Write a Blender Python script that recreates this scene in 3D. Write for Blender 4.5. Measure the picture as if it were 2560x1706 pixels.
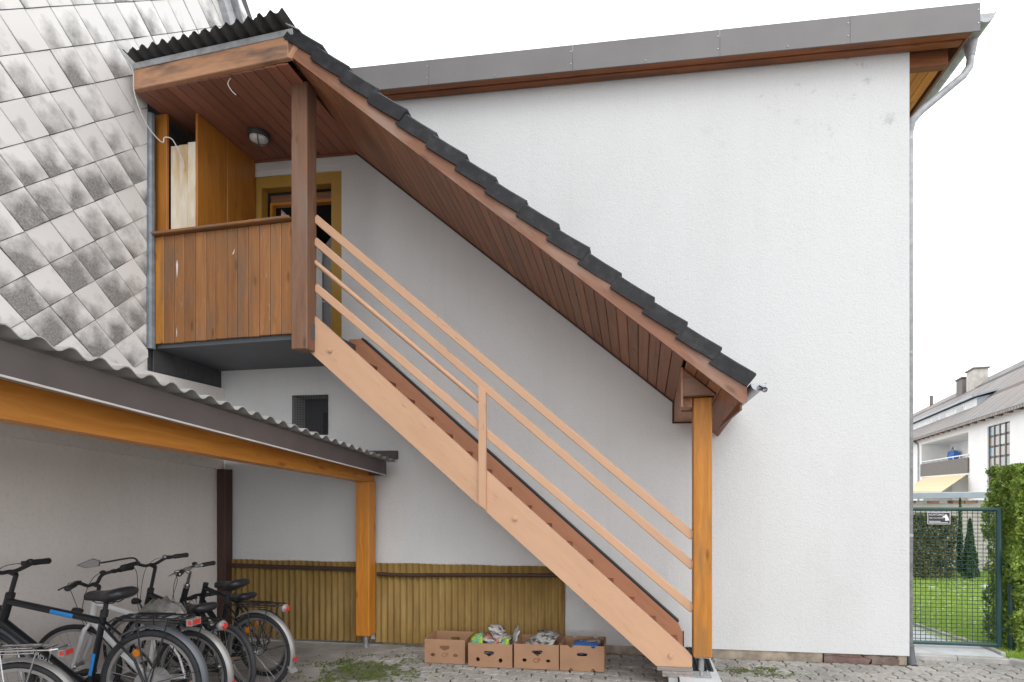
import bpy, bmesh, math, random
from mathutils import Vector, Matrix, noise as mnoise
R = math.radians
random.seed(11)
rnd = random.Random(5)
scene = bpy.context.scene
for o in list(bpy.data.objects): bpy.data.objects.remove(o)
col = scene.collection

# ------------------------------------------------------------------ camera
YAW = math.atan(179/1380)
cam_d = bpy.data.cameras.new('camera'); cam = bpy.data.objects.new('camera', cam_d); col.objects.link(cam)
cam.location = (0, -6.05, 1.8); cam.rotation_euler = (math.pi/2, 0, YAW)
cam_d.sensor_width = 36; cam_d.lens = 1380/2560*36
cam_d.shift_x = -150/2560; cam_d.shift_y = 369/2560
cam_d.clip_start = .05; cam_d.clip_end = 2000
scene.camera = cam

# ------------------------------------------------------------------ sky, sun, exposure
SUN = Vector((.30, -.62, .78)).normalized()
world = bpy.data.worlds.new('World'); scene.world = world; world.use_nodes = True
nt = world.node_tree; nt.nodes.clear()
sky = nt.nodes.new('ShaderNodeTexSky'); sky.sky_type = 'NISHITA'; sky.sun_disc = False
sky.sun_elevation = math.asin(SUN.z); sky.sun_rotation = math.atan2(SUN.x, SUN.y)
sky.air_density = 1.0; sky.dust_density = 1.0; sky.ozone_density = 1.0
hs = nt.nodes.new('ShaderNodeHueSaturation'); hs.inputs['Saturation'].default_value = .10
bg = nt.nodes.new('ShaderNodeBackground'); bg.inputs['Strength'].default_value = .15
wo = nt.nodes.new('ShaderNodeOutputWorld')
cloud = nt.nodes.new('ShaderNodeMix'); cloud.data_type = 'RGBA'; cloud.inputs[0].default_value = .75       # even cloud deck over the whole sky
cloud.inputs[7].default_value = (12.0, 12.1, 12.3, 1)
nt.links.new(sky.outputs[0], hs.inputs['Color']); nt.links.new(hs.outputs[0], cloud.inputs[6]); nt.links.new(cloud.outputs[2], bg.inputs['Color']); nt.links.new(bg.outputs[0], wo.inputs['Surface'])
sun_d = bpy.data.lights.new('sun', 'SUN'); sun_d.energy = .5; sun_d.angle = R(30); sun_d.color = (1, .97, .92)
sun = bpy.data.objects.new('sun', sun_d); col.objects.link(sun); sun.location = (3, -8, 12)
sun.rotation_euler = (-SUN).to_track_quat('-Z', 'Y').to_euler()
scene.view_settings.view_transform = 'Standard'; scene.view_settings.look = 'None'
scene.view_settings.gamma = 1; scene.view_settings.exposure = .43; scene.view_settings.use_curve_mapping = False
scene.cycles.max_bounces = 8; scene.cycles.diffuse_bounces = 5; scene.cycles.use_denoising = True

# ------------------------------------------------------------------ materials
class NT:
    def __init__(s, name):
        s.m = bpy.data.materials.new(name); s.m.use_nodes = True; s.t = s.m.node_tree
        s.p = s.t.nodes['Principled BSDF']
    def n(s, typ, **kw):
        nd = s.t.nodes.new(typ)
        for k, v in kw.items():
            if k in ('operation', 'blend_type', 'data_type', 'feature', 'distance', 'wave_type', 'bands_direction', 'noise_dimensions', 'interpolation_type'): setattr(nd, k, v)
            else:
                i = nd.inputs[k.replace('_', ' ')] if isinstance(k, str) else nd.inputs[k]
                if hasattr(v, 'is_linked') or isinstance(v, bpy.types.NodeSocket): s.t.links.new(v, i)
                else: i.default_value = v
        return nd
    def link(s, a, b): s.t.links.new(a, b)
    def noise(s, vec, scale, detail=4, rough=.55): return s.n('ShaderNodeTexNoise', Vector=vec, Scale=scale, Detail=detail, Roughness=rough).outputs['Fac']
    def ramp(s, fac, stops):
        r = s.n('ShaderNodeValToRGB', Fac=fac); e = r.color_ramp.elements
        while len(e) < len(stops): e.new(.5)
        for el, (p, c) in zip(e, stops):
            el.position = p; el.color = (c, c, c, 1) if not hasattr(c, '__len__') else (*c[:3], 1)
        return r.outputs['Color']
    def mix(s, fac, a, b, mode='MIX'):
        x = s.n('ShaderNodeMix', data_type='RGBA', blend_type=mode)
        for i, v in ((0, fac), (6, a), (7, b)):
            if isinstance(v, bpy.types.NodeSocket): s.link(v, x.inputs[i])
            elif i == 0: x.inputs[0].default_value = v
            else: x.inputs[i].default_value = (*v[:3], 1)
        return x.outputs[2]
    def math(s, op, a, b=0.0, c=None):
        x = s.n('ShaderNodeMath', operation=op)
        for i, v in enumerate((a, b) if c is None else (a, b, c)):
            if isinstance(v, bpy.types.NodeSocket): s.link(v, x.inputs[i])
            else: x.inputs[i].default_value = v
        return x.outputs[0]
    def mapping(s, vec, scale=(1, 1, 1), loc=(0, 0, 0)):
        x = s.n('ShaderNodeMapping', Vector=vec); x.inputs['Scale'].default_value = scale
        if isinstance(loc, bpy.types.NodeSocket): s.link(loc, x.inputs['Location'])
        else: x.inputs['Location'].default_value = loc
        return x.outputs[0]
    def bump(s, h, strength, dist=.01):
        b = s.n('ShaderNodeBump', Strength=strength, Distance=dist, Height=h); s.link(b.outputs[0], s.p.inputs['Normal'])
    def col(s, c):
        if isinstance(c, bpy.types.NodeSocket): s.link(c, s.p.inputs['Base Color'])
        else: s.p.inputs['Base Color'].default_value = (*c[:3], 1)
    def set(s, rough=.6, metal=0, spec=.5):
        s.p.inputs['Roughness'].default_value = rough; s.p.inputs['Metallic'].default_value = metal; s.p.inputs['Specular IOR Level'].default_value = spec
    @property
    def obj(s): return s.n('ShaderNodeTexCoord').outputs['Object']
    @property
    def uv(s): return s.n('ShaderNodeTexCoord').outputs['UV']
    @property
    def pos(s): return s.n('ShaderNodeNewGeometry').outputs['Position']
    @property
    def rand(s): return s.n('ShaderNodeObjectInfo').outputs['Random']
    @property
    def island(s): return s.n('ShaderNodeNewGeometry').outputs['Random Per Island']

def simple(name, c, rough=.6, metal=0, var=.12, scale=6, bump=0, bscale=90, spec=.5, dirt=None):
    g = NT(name); o = g.pos
    f = g.ramp(g.noise(o, scale, 5), [(.3, 1-var), (.7, 1+var*.5)])
    cc = g.mix(1, c, f, 'MULTIPLY')
    if dirt:
        d = g.ramp(g.noise(o, scale*.6, 6, .7), [(.5, 0), (.68, dirt[1])])
        cc = g.mix(d, cc, dirt[0])
    g.col(cc); g.set(rough, metal, spec)
    if bump: g.bump(g.noise(o, bscale, 4), bump, .006)
    return g.m

def wood(name, light, dark, rough=.55, grain=26, var=.25, blotch=None, bump=.15, knots=.5, blotch_amt=.6, spec=.4, scuff=None):
    g = NT(name); r = g.rand
    off = g.n('ShaderNodeCombineXYZ', X=g.math('MULTIPLY', r, 37.0), Y=g.math('MULTIPLY', r, 91.0), Z=g.math('MULTIPLY', r, 13.0)).outputs[0]
    v = g.mapping(g.uv, (1.1, grain, 1), off)
    wob = g.noise(g.mapping(g.uv, (1.5, 6, 1), off), 1.5, 2)
    v2 = g.n('ShaderNodeVectorMath', operation='ADD'); g.link(v, v2.inputs[0])
    cx = g.n('ShaderNodeCombineXYZ', Y=g.math('MULTIPLY', wob, 2.2)).outputs[0]; g.link(cx, v2.inputs[1])
    f = g.noise(v2.outputs[0], 1.6, 6, .6)
    c = g.mix(g.ramp(f, [(.33, 0), (.66, 1)]), dark, light)
    big = g.noise(g.mapping(g.uv, (.9, 3.5, 1), off), 1.6, 4)
    if blotch: c = g.mix(g.ramp(big, [(.48, 0), (.66, blotch_amt)]), c, blotch)
    if knots:
        vo = g.n('ShaderNodeTexVoronoi', Vector=g.mapping(g.uv, (2.2, 7, 1), off), Scale=1.0)
        k = g.ramp(vo.outputs['Distance'], [(.07, knots), (.16, 0)])
        c = g.mix(k, c, [x*.35 for x in dark])
    if scuff:
        sc = g.noise(g.mapping(g.uv, (7, 60, 1), off), 1.0, 5, .7); pat = g.noise(g.mapping(g.uv, (1.2, 4, 1), off), 1.3, 3)
        c = g.mix(g.math('MULTIPLY', g.ramp(sc, [(.60, 0), (.68, .75)]), g.ramp(pat, [(.50, 0), (.62, 1)])), c, scuff)
        c = g.mix(g.ramp(g.noise(g.mapping(g.uv, (.8, 2.5, 1), off), 2.0, 5, .65), [(.5, 0), (.75, .25)]), c, [x*.72 for x in dark])
    val = g.math('MULTIPLY_ADD', r, var*2, 1-var)
    h = g.n('ShaderNodeHueSaturation', Value=val, Color=c)
    g.col(h.outputs[0]); g.set(rough, 0, spec)
    g.bump(f, bump, .004)
    return g.m

def plaster(name, c, stain, bump=.5, bscale=55, stainamt=.35, spots=False):
    g = NT(name); o = g.pos
    big = g.noise(g.mapping(o, (.5, .5, .28)), 1.6, 6, .62)
    cc = g.mix(g.ramp(big, [(.45, 0), (.75, stainamt)]), c, stain)
    drip = g.noise(g.mapping(o, (7, 7, .35)), 1, 4)
    cc = g.mix(g.ramp(drip, [(.55, 0), (.8, stainamt*.5)]), cc, stain)
    n1 = g.noise(o, bscale, 5, .65)
    cc = g.mix(g.ramp(n1, [(.28, .22), (.5, 0)]), cc, [x*.72 for x in stain])
    if spots:   # mould specks under the verge
        sep = g.n('ShaderNodeSeparateXYZ', Vector=o)
        hi = g.ramp(g.math('MULTIPLY_ADD', sep.outputs['Z'], .5, -2.55), [(.0, 0), (.4, 1)])
        sx = g.ramp(g.math('MULTIPLY_ADD', sep.outputs['X'], .4, .0), [(.1, 0), (.6, 1)])
        sp = g.math('MULTIPLY', g.ramp(g.noise(o, 3.3, 7, .72), [(.575, 0), (.72, .6)]), g.math('MULTIPLY', hi, sx))
        cc = g.mix(sp, cc, (.10, .095, .09))
    g.col(cc); g.set(.9, 0, .2)
    hgt = g.math('ADD', n1, g.math('MULTIPLY', g.noise(o, bscale*.32, 3), .6))
    g.bump(hgt, bump, .012)
    return g.m

MAT = {}
MAT['plaster'] = plaster('white_roughcast', (.65, .656, .66), (.50, .50, .495), .38, 52, .30, True)
MAT['taupe'] = plaster('old_painted_plaster', (.78, .735, .705), (.60, .56, .535), .12, 30, .5)
MAT['plinth'] = simple('tan_concrete', (.38, .32, .25), .9, var=.35, scale=9, bump=.5, bscale=60, dirt=((.16, .14, .12), .7))
MAT['redstone'] = simple('red_sandstone', (.20, .13, .11), .9, var=.4, scale=8, bump=.8, bscale=30, dirt=((.24, .21, .19), .8))
MAT['concrete'] = simple('grey_concrete', (.42, .41, .395), .9, var=.3, scale=4, bump=.3, bscale=70, dirt=((.20, .19, .17), .6))
MAT['oldfloor'] = simple('old_brownish_concrete', (.28, .26, .245), .9, var=.35, scale=3, bump=.3, bscale=70, dirt=((.15, .14, .125), .6))
MAT['drylitter'] = simple('dry_leaf_bits', (.22, .17, .11), .9, var=.5, scale=30)
MAT['slab'] = simple('pale_concrete', (.52, .54, .55), .85, var=.15, scale=6, bump=.15)
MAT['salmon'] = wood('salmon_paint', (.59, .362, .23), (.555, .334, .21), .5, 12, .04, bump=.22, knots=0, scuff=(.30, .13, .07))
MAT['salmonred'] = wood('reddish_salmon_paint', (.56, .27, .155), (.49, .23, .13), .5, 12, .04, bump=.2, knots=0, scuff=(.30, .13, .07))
MAT['treadpaint'] = wood('red_brown_tread_paint', (.34, .12, .075), (.25, .085, .052), .55, 14, .12, blotch=(.22, .10, .07), bump=.2, knots=0)
MAT['orange'] = wood('orange_glazed_pine', (.58, .235, .035), (.46, .165, .018), .42, 20, .06, blotch=(.40, .14, .02), bump=.12, knots=.7, blotch_amt=.4)
MAT['orange_worn'] = wood('weathered_orange_pine', (.54, .22, .035), (.40, .15, .02), .5, 20, .06, blotch=(.22, .12, .045), bump=.18, knots=.7, blotch_amt=.75)
MAT['brown'] = wood('brown_stained_wood', (.25, .115, .062), (.165, .073, .04), .5, 24, .22, blotch=(.20, .12, .08), bump=.15, knots=.4)
MAT['postwood'] = wood('weathered_brown_post', (.24, .125, .075), (.165, .085, .05), .55, 18, .05, blotch=(.21, .145, .115), bump=.18, knots=.6, blotch_amt=.7)
MAT['soffit'] = wood('brown_oiled_soffit', (.36, .155, .075), (.23, .092, .044), .45, 22, .2, blotch=(.27, .155, .10), bump=.15, knots=.5)
MAT['barge'] = wood('reddish_barge_wood', (.28, .125, .07), (.185, .08, .045), .5, 16, .05, blotch=(.34, .23, .175), bump=.15, knots=.5, blotch_amt=.75)
MAT['parapet'] = wood('worn_brown_boards', (.33, .145, .05), (.23, .10, .036), .5, 22, .16, blotch=(.18, .11, .072), bump=.15, knots=.6, blotch_amt=.8, scuff=(.42, .36, .31))
MAT['ceiling'] = wood('red_brown_ceiling_boards', (.33, .135, .085), (.24, .095, .06), .5, 26, .18, blotch=(.20, .10, .072), bump=.12, knots=.3)
MAT['soffit_red'] = wood('reddish_soffit_boards', (.30, .10, .035), (.19, .06, .022), .5, 20, .12, blotch=(.13, .055, .03), knots=.4)
MAT['beamwood'] = wood('weathered_pale_beam', (.50, .27, .155), (.40, .21, .115), .6, 14, .04, blotch=(.13, .085, .07), bump=.2, knots=.4, blotch_amt=.9)
MAT['partition'] = wood('golden_panel_wood', (.40, .165, .030), (.31, .115, .018), .35, 16, .10, blotch=(.28, .095, .015), bump=.06, knots=.3)
MAT['peeling'] = wood('peeling_white_boards', (.68, .63, .54), (.56, .47, .34), .6, 8, .05, blotch=(.46, .27, .08), bump=.2, knots=0, blotch_amt=.75)
MAT['darkwood'] = wood('dark_brown_wood', (.075, .038, .028), (.05, .026, .02), .6, 20, .08, bump=.2, knots=.3)
MAT['greywood'] = wood('grey_weathered_wood', (.34, .30, .28), (.20, .17, .155), .8, 30, .12, bump=.5, knots=0)
MAT['fascia'] = simple('grey_sheet_metal', (.165, .158, .158), .55, .1, var=.12, scale=2)
MAT['zinc'] = simple('zinc', (.40, .42, .44), .38, .7, var=.2, scale=8)
MAT['zinc_trim'] = simple('blue_grey_zinc', (.17, .195, .22), .5, .2, var=.25, scale=12, dirt=((.30, .31, .31), .5))
MAT['zinc_dull'] = simple('dull_zinc', (.42, .43, .45), .55, .2, var=.25, scale=12, dirt=((.14, .15, .16), .5))
MAT['steel'] = simple('galvanised_steel', (.50, .52, .53), .35, .8, var=.2, scale=20)
MAT['tile'] = simple('dark_roof_tile', (.017, .0175, .0195), .48, 0, var=.35, scale=12, bump=.15, bscale=40, spec=.28, dirt=((.075, .075, .08), .4))
MAT['darksheet'] = simple('dark_corrugated_sheet', (.035, .034, .034), .7, 0, var=.4, scale=10)
MAT['lightsheet'] = simple('light_grey_corrugated_sheet', (.33, .325, .315), .6, 0, var=.2, scale=4, dirt=((.19, .18, .17), .6))
MAT['brownboard'] = simple('brown_fascia_board', (.085, .070, .068), .55, 0, var=.18, scale=3)
MAT['anthracite'] = simple('anthracite_panel', (.095, .102, .115), .6, 0, var=.12, scale=3)
MAT['shadedslate_core'] = simple('shaded_slate_and_core', (.06, .06, .062), .65, 0, var=.3, scale=5, dirt=((.12, .12, .12), .5))  # slates under the balcony carry their shade in this colour; also backs the cladding
MAT['white'] = simple('white_paint', (.75, .75, .74), .5, 0, var=.06)
MAT['palestrip'] = simple('pale_metal_edge', (.50, .47, .45), .5, 0, var=.15)
MAT['ochre'] = simple('ochre_paint', (.40, .235, .045), .5, 0, var=.1)
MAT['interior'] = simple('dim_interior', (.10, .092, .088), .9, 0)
MAT['greydoor'] = simple('grey_door', (.30, .31, .33), .5, 0, var=.05)
MAT['black'] = simple('black_rubber', (.018, .018, .02), .55, 0, var=.2, scale=30)
MAT['tyre'] = simple('tyre_rubber', (.028, .03, .035), .7, 0, var=.3, scale=60, bump=.6, bscale=200)
MAT['saddle'] = simple('black_saddle_vinyl', (.022, .023, .027), .38, 0, var=.15)
MAT['blackpaint'] = simple('black_bike_paint', (.014, .016, .019), .22, 0, var=.1)
MAT['whitepaint'] = simple('white_bike_paint', (.72, .73, .74), .25, 0, var=.05)
MAT['bluedecal'] = simple('blue_decal', (.02, .25, .70), .3, 0, var=.05)
MAT['yellowdecal'] = simple('yellow_decal', (.75, .60, .03), .3, 0, var=.05)
MAT['lettering'] = simple('pale_lettering', (.62, .64, .66), .4, 0, var=.05)
MAT['chrome'] = simple('chrome', (.62, .63, .65), .16, 1, var=.1)
MAT['alu'] = simple('brushed_aluminium', (.50, .50, .51), .35, .9, var=.15)
MAT['silverguard'] = simple('silver_mudguard', (.30, .292, .285), .38, .35, var=.1)
MAT['greyguard'] = simple('grey_mudguard', (.11, .12, .14), .4, .1, var=.15)
MAT['spoke'] = simple('spoke_steel', (.42, .43, .44), .35, .9, var=.1)
MAT['redlens'] = simple('red_reflector', (.55, .04, .03), .25, 0, var=.15, scale=40)
MAT['amber'] = simple('amber_reflector', (.80, .25, .01), .25, 0, var=.1)
MAT['clearplastic'] = simple('clear_grey_plastic', (.24, .235, .235), .2, 0, var=.1)
MAT['bag'] = simple('grey_plastic_bag', (.22, .21, .20), .3, 0, var=.4, scale=25, bump=.5, bscale=40)
MAT['card'] = simple('brown_cardboard', (.36, .205, .120), .85, 0, var=.12, scale=5, bump=.08, bscale=120)
MAT['cardedge'] = simple('pale_cardboard_edge', (.44, .29, .19), .9, 0, var=.1)
MAT['print_red'] = simple('red_brown_print', (.20, .055, .035), .8, 0, var=.2)
MAT['print_pale'] = simple('faded_print', (.27, .14, .085), .85, 0, var=.2)
MAT['mat_rubber'] = simple('black_ribbed_mat', (.02, .022, .025), .6, 0, var=.3)
MAT['lampglass'] = simple('frosted_lamp_glass', (.62, .61, .59), .25, 0, var=.25, scale=30)
MAT['lampbody'] = simple('dark_lamp_housing', (.06, .06, .06), .4, .2)
MAT['cable'] = simple('pale_cable', (.55, .55, .53), .5, 0)
MAT['gatepaint'] = simple('dark_green_gate_paint', (.022, .068, .066), .4, .1, var=.25, scale=14)
MAT['signblack'] = simple('black_sign_plate', (.03, .03, .033), .45, 0)
MAT['leaf'] = None
def leafmat(name, a, b, c, trans=.35):
    g = NT(name); i = g.island
    cc = g.ramp(i, [(0, a), (.55, b), (1, c)])
    cc = g.mix(.35, cc, g.mix(g.noise(g.pos, 2.5, 3), a, c))
    g.col(cc); g.set(.5, 0, .35)
    tr = g.n('ShaderNodeBsdfTranslucent', Color=cc); mx = g.n('ShaderNodeMixShader', Fac=trans)
    g.link(g.p.outputs[0], mx.inputs[1]); g.link(tr.outputs[0], mx.inputs[2]); g.link(mx.outputs[0], g.t.nodes['Material Output'].inputs['Surface'])
    return g.m
MAT['leaf'] = leafmat('hedge_leaves', (.045, .10, .02), (.18, .30, .035), (.48, .58, .12))
MAT['thuja'] = leafmat('thuja_leaves', (.07, .09, .03), (.16, .18, .06), (.30, .26, .13), .25)
MAT['conifer'] = leafmat('conifer_needles', (.03, .075, .03), (.07, .13, .045), (.16, .22, .08), .25)
MAT['grass'] = leafmat('grass_blades', (.33, .49, .075), (.45, .62, .11), (.58, .70, .24), .4)
MAT['petal'] = simple('white_petals', (.8, .8, .78), .6)
MAT['moss'] = leafmat('moss', (.04, .055, .015), (.075, .10, .02), (.14, .165, .04), .1)
MAT['bark'] = simple('bark', (.09, .065, .045), .9, 0, var=.4, scale=20, bump=.6)

def m_slate():
    g = NT('weathered_fibre_cement_slate'); r = g.rand
    off = g.n('ShaderNodeCombineXYZ', X=g.math('MULTIPLY', r, 53.0), Y=g.math('MULTIPLY', r, 17.0), Z=g.math('MULTIPLY', r, 29.0)).outputs[0]
    o = g.obj; sep = g.n('ShaderNodeSeparateXYZ', Vector=o)      # local: y along depth, z up
    n1 = g.noise(g.mapping(o, (1, 1, 1), off), 6, 3); n2 = g.noise(g.mapping(o, (1, 1, 1), off), 70, 6, .75)
    # lichen grows away from the washed upper edges
    a = g.math('ADD', sep.outputs['Y'], g.math('MULTIPLY', sep.outputs['Z'], -1.05))
    b = g.math('ADD', g.math('MULTIPLY', sep.outputs['Y'], -1), g.math('MULTIPLY', sep.outputs['Z'], -1.05))
    lo = g.math('MINIMUM', a, b)
    t = g.math('ADD', g.math('MULTIPLY', lo, 2.6), g.math('MULTIPLY_ADD', n1, 1.9, -.62))
    t = g.math('ADD', t, g.math('MULTIPLY_ADD', g.math('POWER', r, 1.6), .9, -.42)); t = g.math('ADD', t, g.math('MULTIPLY_ADD', g.noise(g.pos, 1.3, 3), 1.2, -.5))
    sp = g.n('ShaderNodeSeparateXYZ', Vector=g.pos)
    t = g.math('ADD', t, g.math('MULTIPLY_ADD', sp.outputs['Z'], -.10, .50))
    mask = g.math('MULTIPLY', g.ramp(t, [(-.28, 0), (.92, 1)]), g.ramp(n2, [(.26, .60), (.60, 1)]))
    c = g.mix(mask, (.77, .755, .74), (.17, .166, .16))
    c = g.mix(g.ramp(n2, [(.66, 0), (.74, .7)]), c, (.17, .165, .16))
    v = g.n('ShaderNodeHueSaturation', Value=g.math('MULTIPLY_ADD', r, .16, .92), Color=c)
    g.col(v.outputs[0]); g.set(.62, 0, .4); g.bump(n2, .12, .003)
    return g.m
MAT['slate'] = m_slate()

def m_paver(name, joint=False):
    g = NT(name); p = g.pos; r = g.rand
    n = g.noise(p, 22, 5, .65); f = g.noise(p, 140, 3)
    c = g.mix(g.ramp(n, [(.3, 0), (.7, 1)]), (.25, .235, .215), (.43, .415, .39))
    c = g.mix(g.ramp(f, [(.35, .25), (.5, 0)]), c, (.15, .145, .14))
    if joint: c = g.mix(g.ramp(n, [(.4, 0), (.6, 1)]), (.022, .019, .015), (.05, .043, .034))
    else:
        h = g.n('ShaderNodeHueSaturation', Value=g.math('MULTIPLY_ADD', r, .26, .86), Color=c); c = h.outputs[0]
    # moss: two damp patches with ragged outlines
    sep = g.n('ShaderNodeSeparateXYZ', Vector=p)
    def patch(cx, cy, rx, ry):
        dx = g.math('MULTIPLY', g.math('ADD', sep.outputs['X'], -cx), 1/rx); dy = g.math('MULTIPLY', g.math('ADD', sep.outputs['Y'], -cy), 1/ry)
        return g.math('SUBTRACT', 1.0, g.math('SQRT', g.math('ADD', g.math('MULTIPLY', dx, dx), g.math('MULTIPLY', dy, dy))))
    m = g.math('MAXIMUM', patch(-2.75, -.95, .75, .55), g.math('MULTIPLY', patch(1.15, -.42, .40, .20), .75))
    m = g.math('ADD', m, g.math('MULTIPLY_ADD', g.noise(p, 7, 6, .7), 1.8, -.95))
    mk = g.ramp(m, [(.34 if not joint else -.15, 0), (.62 if not joint else .1, .85)])
    moss = g.mix(g.noise(p, 60, 4, .7), (.03, .04, .012), (.10, .13, .028))
    c = g.mix(mk, c, moss)
    st = g.ramp(g.noise(p, 1.6, 5, .6), [(.45, 0), (.7, .45)])
    c = g.mix(st, c, (.13, .125, .115))
    g.col(c); g.set(.92, 0, .2); g.bump(g.math('ADD', f, g.math('MULTIPLY', mk, g.noise(p, 60, 4))), .5, .006)
    return g.m
MAT['paver'] = m_paver('concrete_paver'); MAT['joint'] = m_paver('mossy_joint_sand', True)

def m_ochre_sheet():
    g = NT('ochre_translucent_sheet'); p = g.pos
    n = g.noise(g.mapping(p, (5, 5, 1.2)), 1.5, 5, .6); s = g.noise(g.mapping(p, (30, 30, 1.5)), 1.0, 4)
    c = g.mix(g.ramp(n, [(.35, 0), (.65, 1)]), (.23, .142, .042), (.33, .215, .068))
    c = g.mix(g.ramp(s, [(.46, .0), (.70, .35)]), c, (.16, .11, .04))
    g.col(c); g.set(.55, 0, .3); return g.m
MAT['ochresheet'] = m_ochre_sheet()

def m_news(name, tint, colour):
    g = NT(name); r = g.rand
    off = g.n('ShaderNodeCombineXYZ', X=g.math('MULTIPLY', r, 9.0), Y=g.math('MULTIPLY', r, 5.0)).outputs[0]
    uv = g.mapping(g.uv, (1, 1, 1), off)
    br = g.n('ShaderNodeTexBrick', Vector=uv, Scale=1.0, Color1=(0, 0, 0, 1), Color2=(.25, .25, .25, 1), Mortar=(1, 1, 1, 1))
    br.inputs['Mortar Size'].default_value = .010; br.inputs['Brick Width'].default_value = .07; br.inputs['Row Height'].default_value = .024; br.inputs['Mortar Smooth'].default_value = .1
    gap = g.ramp(g.noise(uv, 9, 2), [(.36, 0), (.40, 1)])
    c = g.mix(g.math('MULTIPLY', gap, .9), tint, g.mix(1, tint, br.outputs['Color'], 'MULTIPLY'))
    pic = g.ramp(g.noise(g.mapping(uv, (1, 1, 1), (3, 7, 1)), 9, 1), [(.48, 0), (.50, 1)])
    c = g.mix(pic, c, g.mix(g.ramp(g.noise(uv, 25, 3), [(.4, 0), (.6, .55)]), colour, (.55, .5, .45)))
    g.col(c); g.set(.7, 0, .3); return g.m
MAT['news1'] = m_news('newsprint', (.46, .455, .43), (.05, .05, .06))
MAT['news2'] = m_news('colour_leaflet', (.50, .46, .41), (.42, .09, .04))
MAT['news3'] = m_news('blue_leaflet', (.48, .49, .50), (.04, .14, .42))
MAT['limepaper'] = m_news('lime_green_leaflet', (.34, .55, .05), (.10, .35, .15))
MAT['bluepaper'] = simple('blue_carton', (.04, .15, .50), .5)
MAT['ground'] = simple('concrete_yards', (.33, .32, .305), .95, 0, var=.25, scale=.8)
MAT['soil'] = simple('lawn_soil', (.16, .26, .05), .95, 0, var=.5, scale=6)

def m_rooftile_far():
    g = NT('far_grey_roof_tiles'); uv = g.uv
    br = g.n('ShaderNodeTexBrick', Vector=uv, Scale=1.0, Color1=(.30, .285, .27, 1), Color2=(.21, .20, .195, 1), Mortar=(.06, .058, .055, 1))
    br.inputs['Mortar Size'].default_value = .035; br.inputs['Brick Width'].default_value = .33; br.inputs['Row Height'].default_value = .36; br.inputs['Mortar Smooth'].default_value = .3
    n = g.ramp(g.noise(g.pos, .22, 3), [(.45, 0), (.62, .6)])
    c = g.mix(g.math('MULTIPLY', n, .35), br.outputs['Color'], (.36, .25, .22)); g.col(c); g.set(.8)
    g.bump(br.outputs['Fac'], .6, .03); return g.m
MAT['fartile'] = m_rooftile_far()
MAT['farwall'] = simple('far_white_render', (.80, .795, .78), .9, 0, var=.05, scale=1)
MAT['farwhite'] = simple('far_white_frame', (.78, .78, .78), .5, 0, var=.03)
MAT['farglass'] = simple('far_window_glass', (.16, .19, .21), .08, 0, var=.3, scale=1.5)
MAT['shutter'] = simple('pale_roller_shutter', (.66, .66, .67), .6, 0, var=.05)
MAT['farpanel'] = simple('brown_grey_balcony_panel', (.15, .135, .125), .7, 0, var=.15)
MAT['awning'] = simple('cream_awning_cloth', (.74, .58, .36), .85, 0, var=.08, scale=3)
MAT['bluebag'] = simple('blue_bag', (.03, .18, .60), .5, 0)
MAT['leadblue'] = simple('blue_grey_sheet', (.33, .38, .43), .5, .2, var=.1)
MAT['gardenwall'] = simple('pale_garden_wall', (.50, .47, .43), .9, 0, var=.2, scale=3, bump=.3)
MAT['brick'] = simple('pink_brick', (.42, .24, .19), .9, 0, var=.3, scale=7)
PANES = [simple('pane_'+n, c, .12, 0, var=.2, scale=2) for n, c in (('grey', (.26, .25, .245)), ('brown', (.22, .19, .165)), ('blue', (.13, .24, .30)), ('green', (.14, .22, .16)), ('pale', (.42, .45, .45)), ('taupe', (.28, .25, .22)))]

# ------------------------------------------------------------------ helpers
WM = {}
def put(o, parent=None, M=Matrix()):
    col.objects.link(o); WM[o] = M.copy()
    if parent is not None:
        o.parent = parent; o.matrix_local = WM[parent].inverted() @ M
    else: o.matrix_local = M
    return o
def tag(o, label=None, cat=None, group=None, kind=None):
    for k, v in (('label', label), ('category', cat), ('group', group), ('kind', kind)):
        if v: o[k] = v
    return o
def thing(name, label, cat, loc=(0, 0, 0), rz=0, group=None):
    return tag(put(bpy.data.objects.new(name, None), None, Matrix.Translation(loc) @ Matrix.Rotation(rz, 4, 'Z')), label, cat, group)
def set_uv(me, U):
    U = Vector(U).normalized()
    a = Vector((0, 0, 1)) if abs(U.z) < .7 else Vector((0, 1, 0))
    V = a.cross(U).normalized(); W = U.cross(V)
    uvl = me.uv_layers.new(name='UVMap'); cs = [(v.co.dot(U), v.co.dot(V)+v.co.dot(W)) for v in me.vertices]
    buf = [0.0]*(2*len(me.loops))
    for i, l in enumerate(me.loops): buf[2*i], buf[2*i+1] = cs[l.vertex_index]
    uvl.data.foreach_set('uv', buf)
def mk(name, verts, faces, mat, parent=None, M=Matrix(), U=(1, 0, 0), smooth=False, recalc=True, world=False):
    """verts are local to M; world=True: verts are world coordinates."""
    me = bpy.data.meshes.new(name)
    if world:
        Mi = WM[parent].inverted() if parent is not None else Matrix()
        M = WM[parent] if parent is not None else Matrix()
        verts = [Mi @ Vector(v) for v in verts]
    me.from_pydata([tuple(v) for v in verts], [], faces)
    if recalc:
        bm = bmesh.new(); bm.from_mesh(me); bmesh.ops.recalc_face_normals(bm, faces=bm.faces); bm.to_mesh(me); bm.free()
    set_uv(me, U)
    if smooth: me.polygons.foreach_set('use_smooth', [True]*len(me.polygons))
    if smooth == 'auto':
        me.set_sharp_from_angle(angle=R(35))
    if mat: me.materials.append(MAT[mat] if isinstance(mat, str) else mat)
    return put(bpy.data.objects.new(name, me), parent, M)
CB = {}
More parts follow.
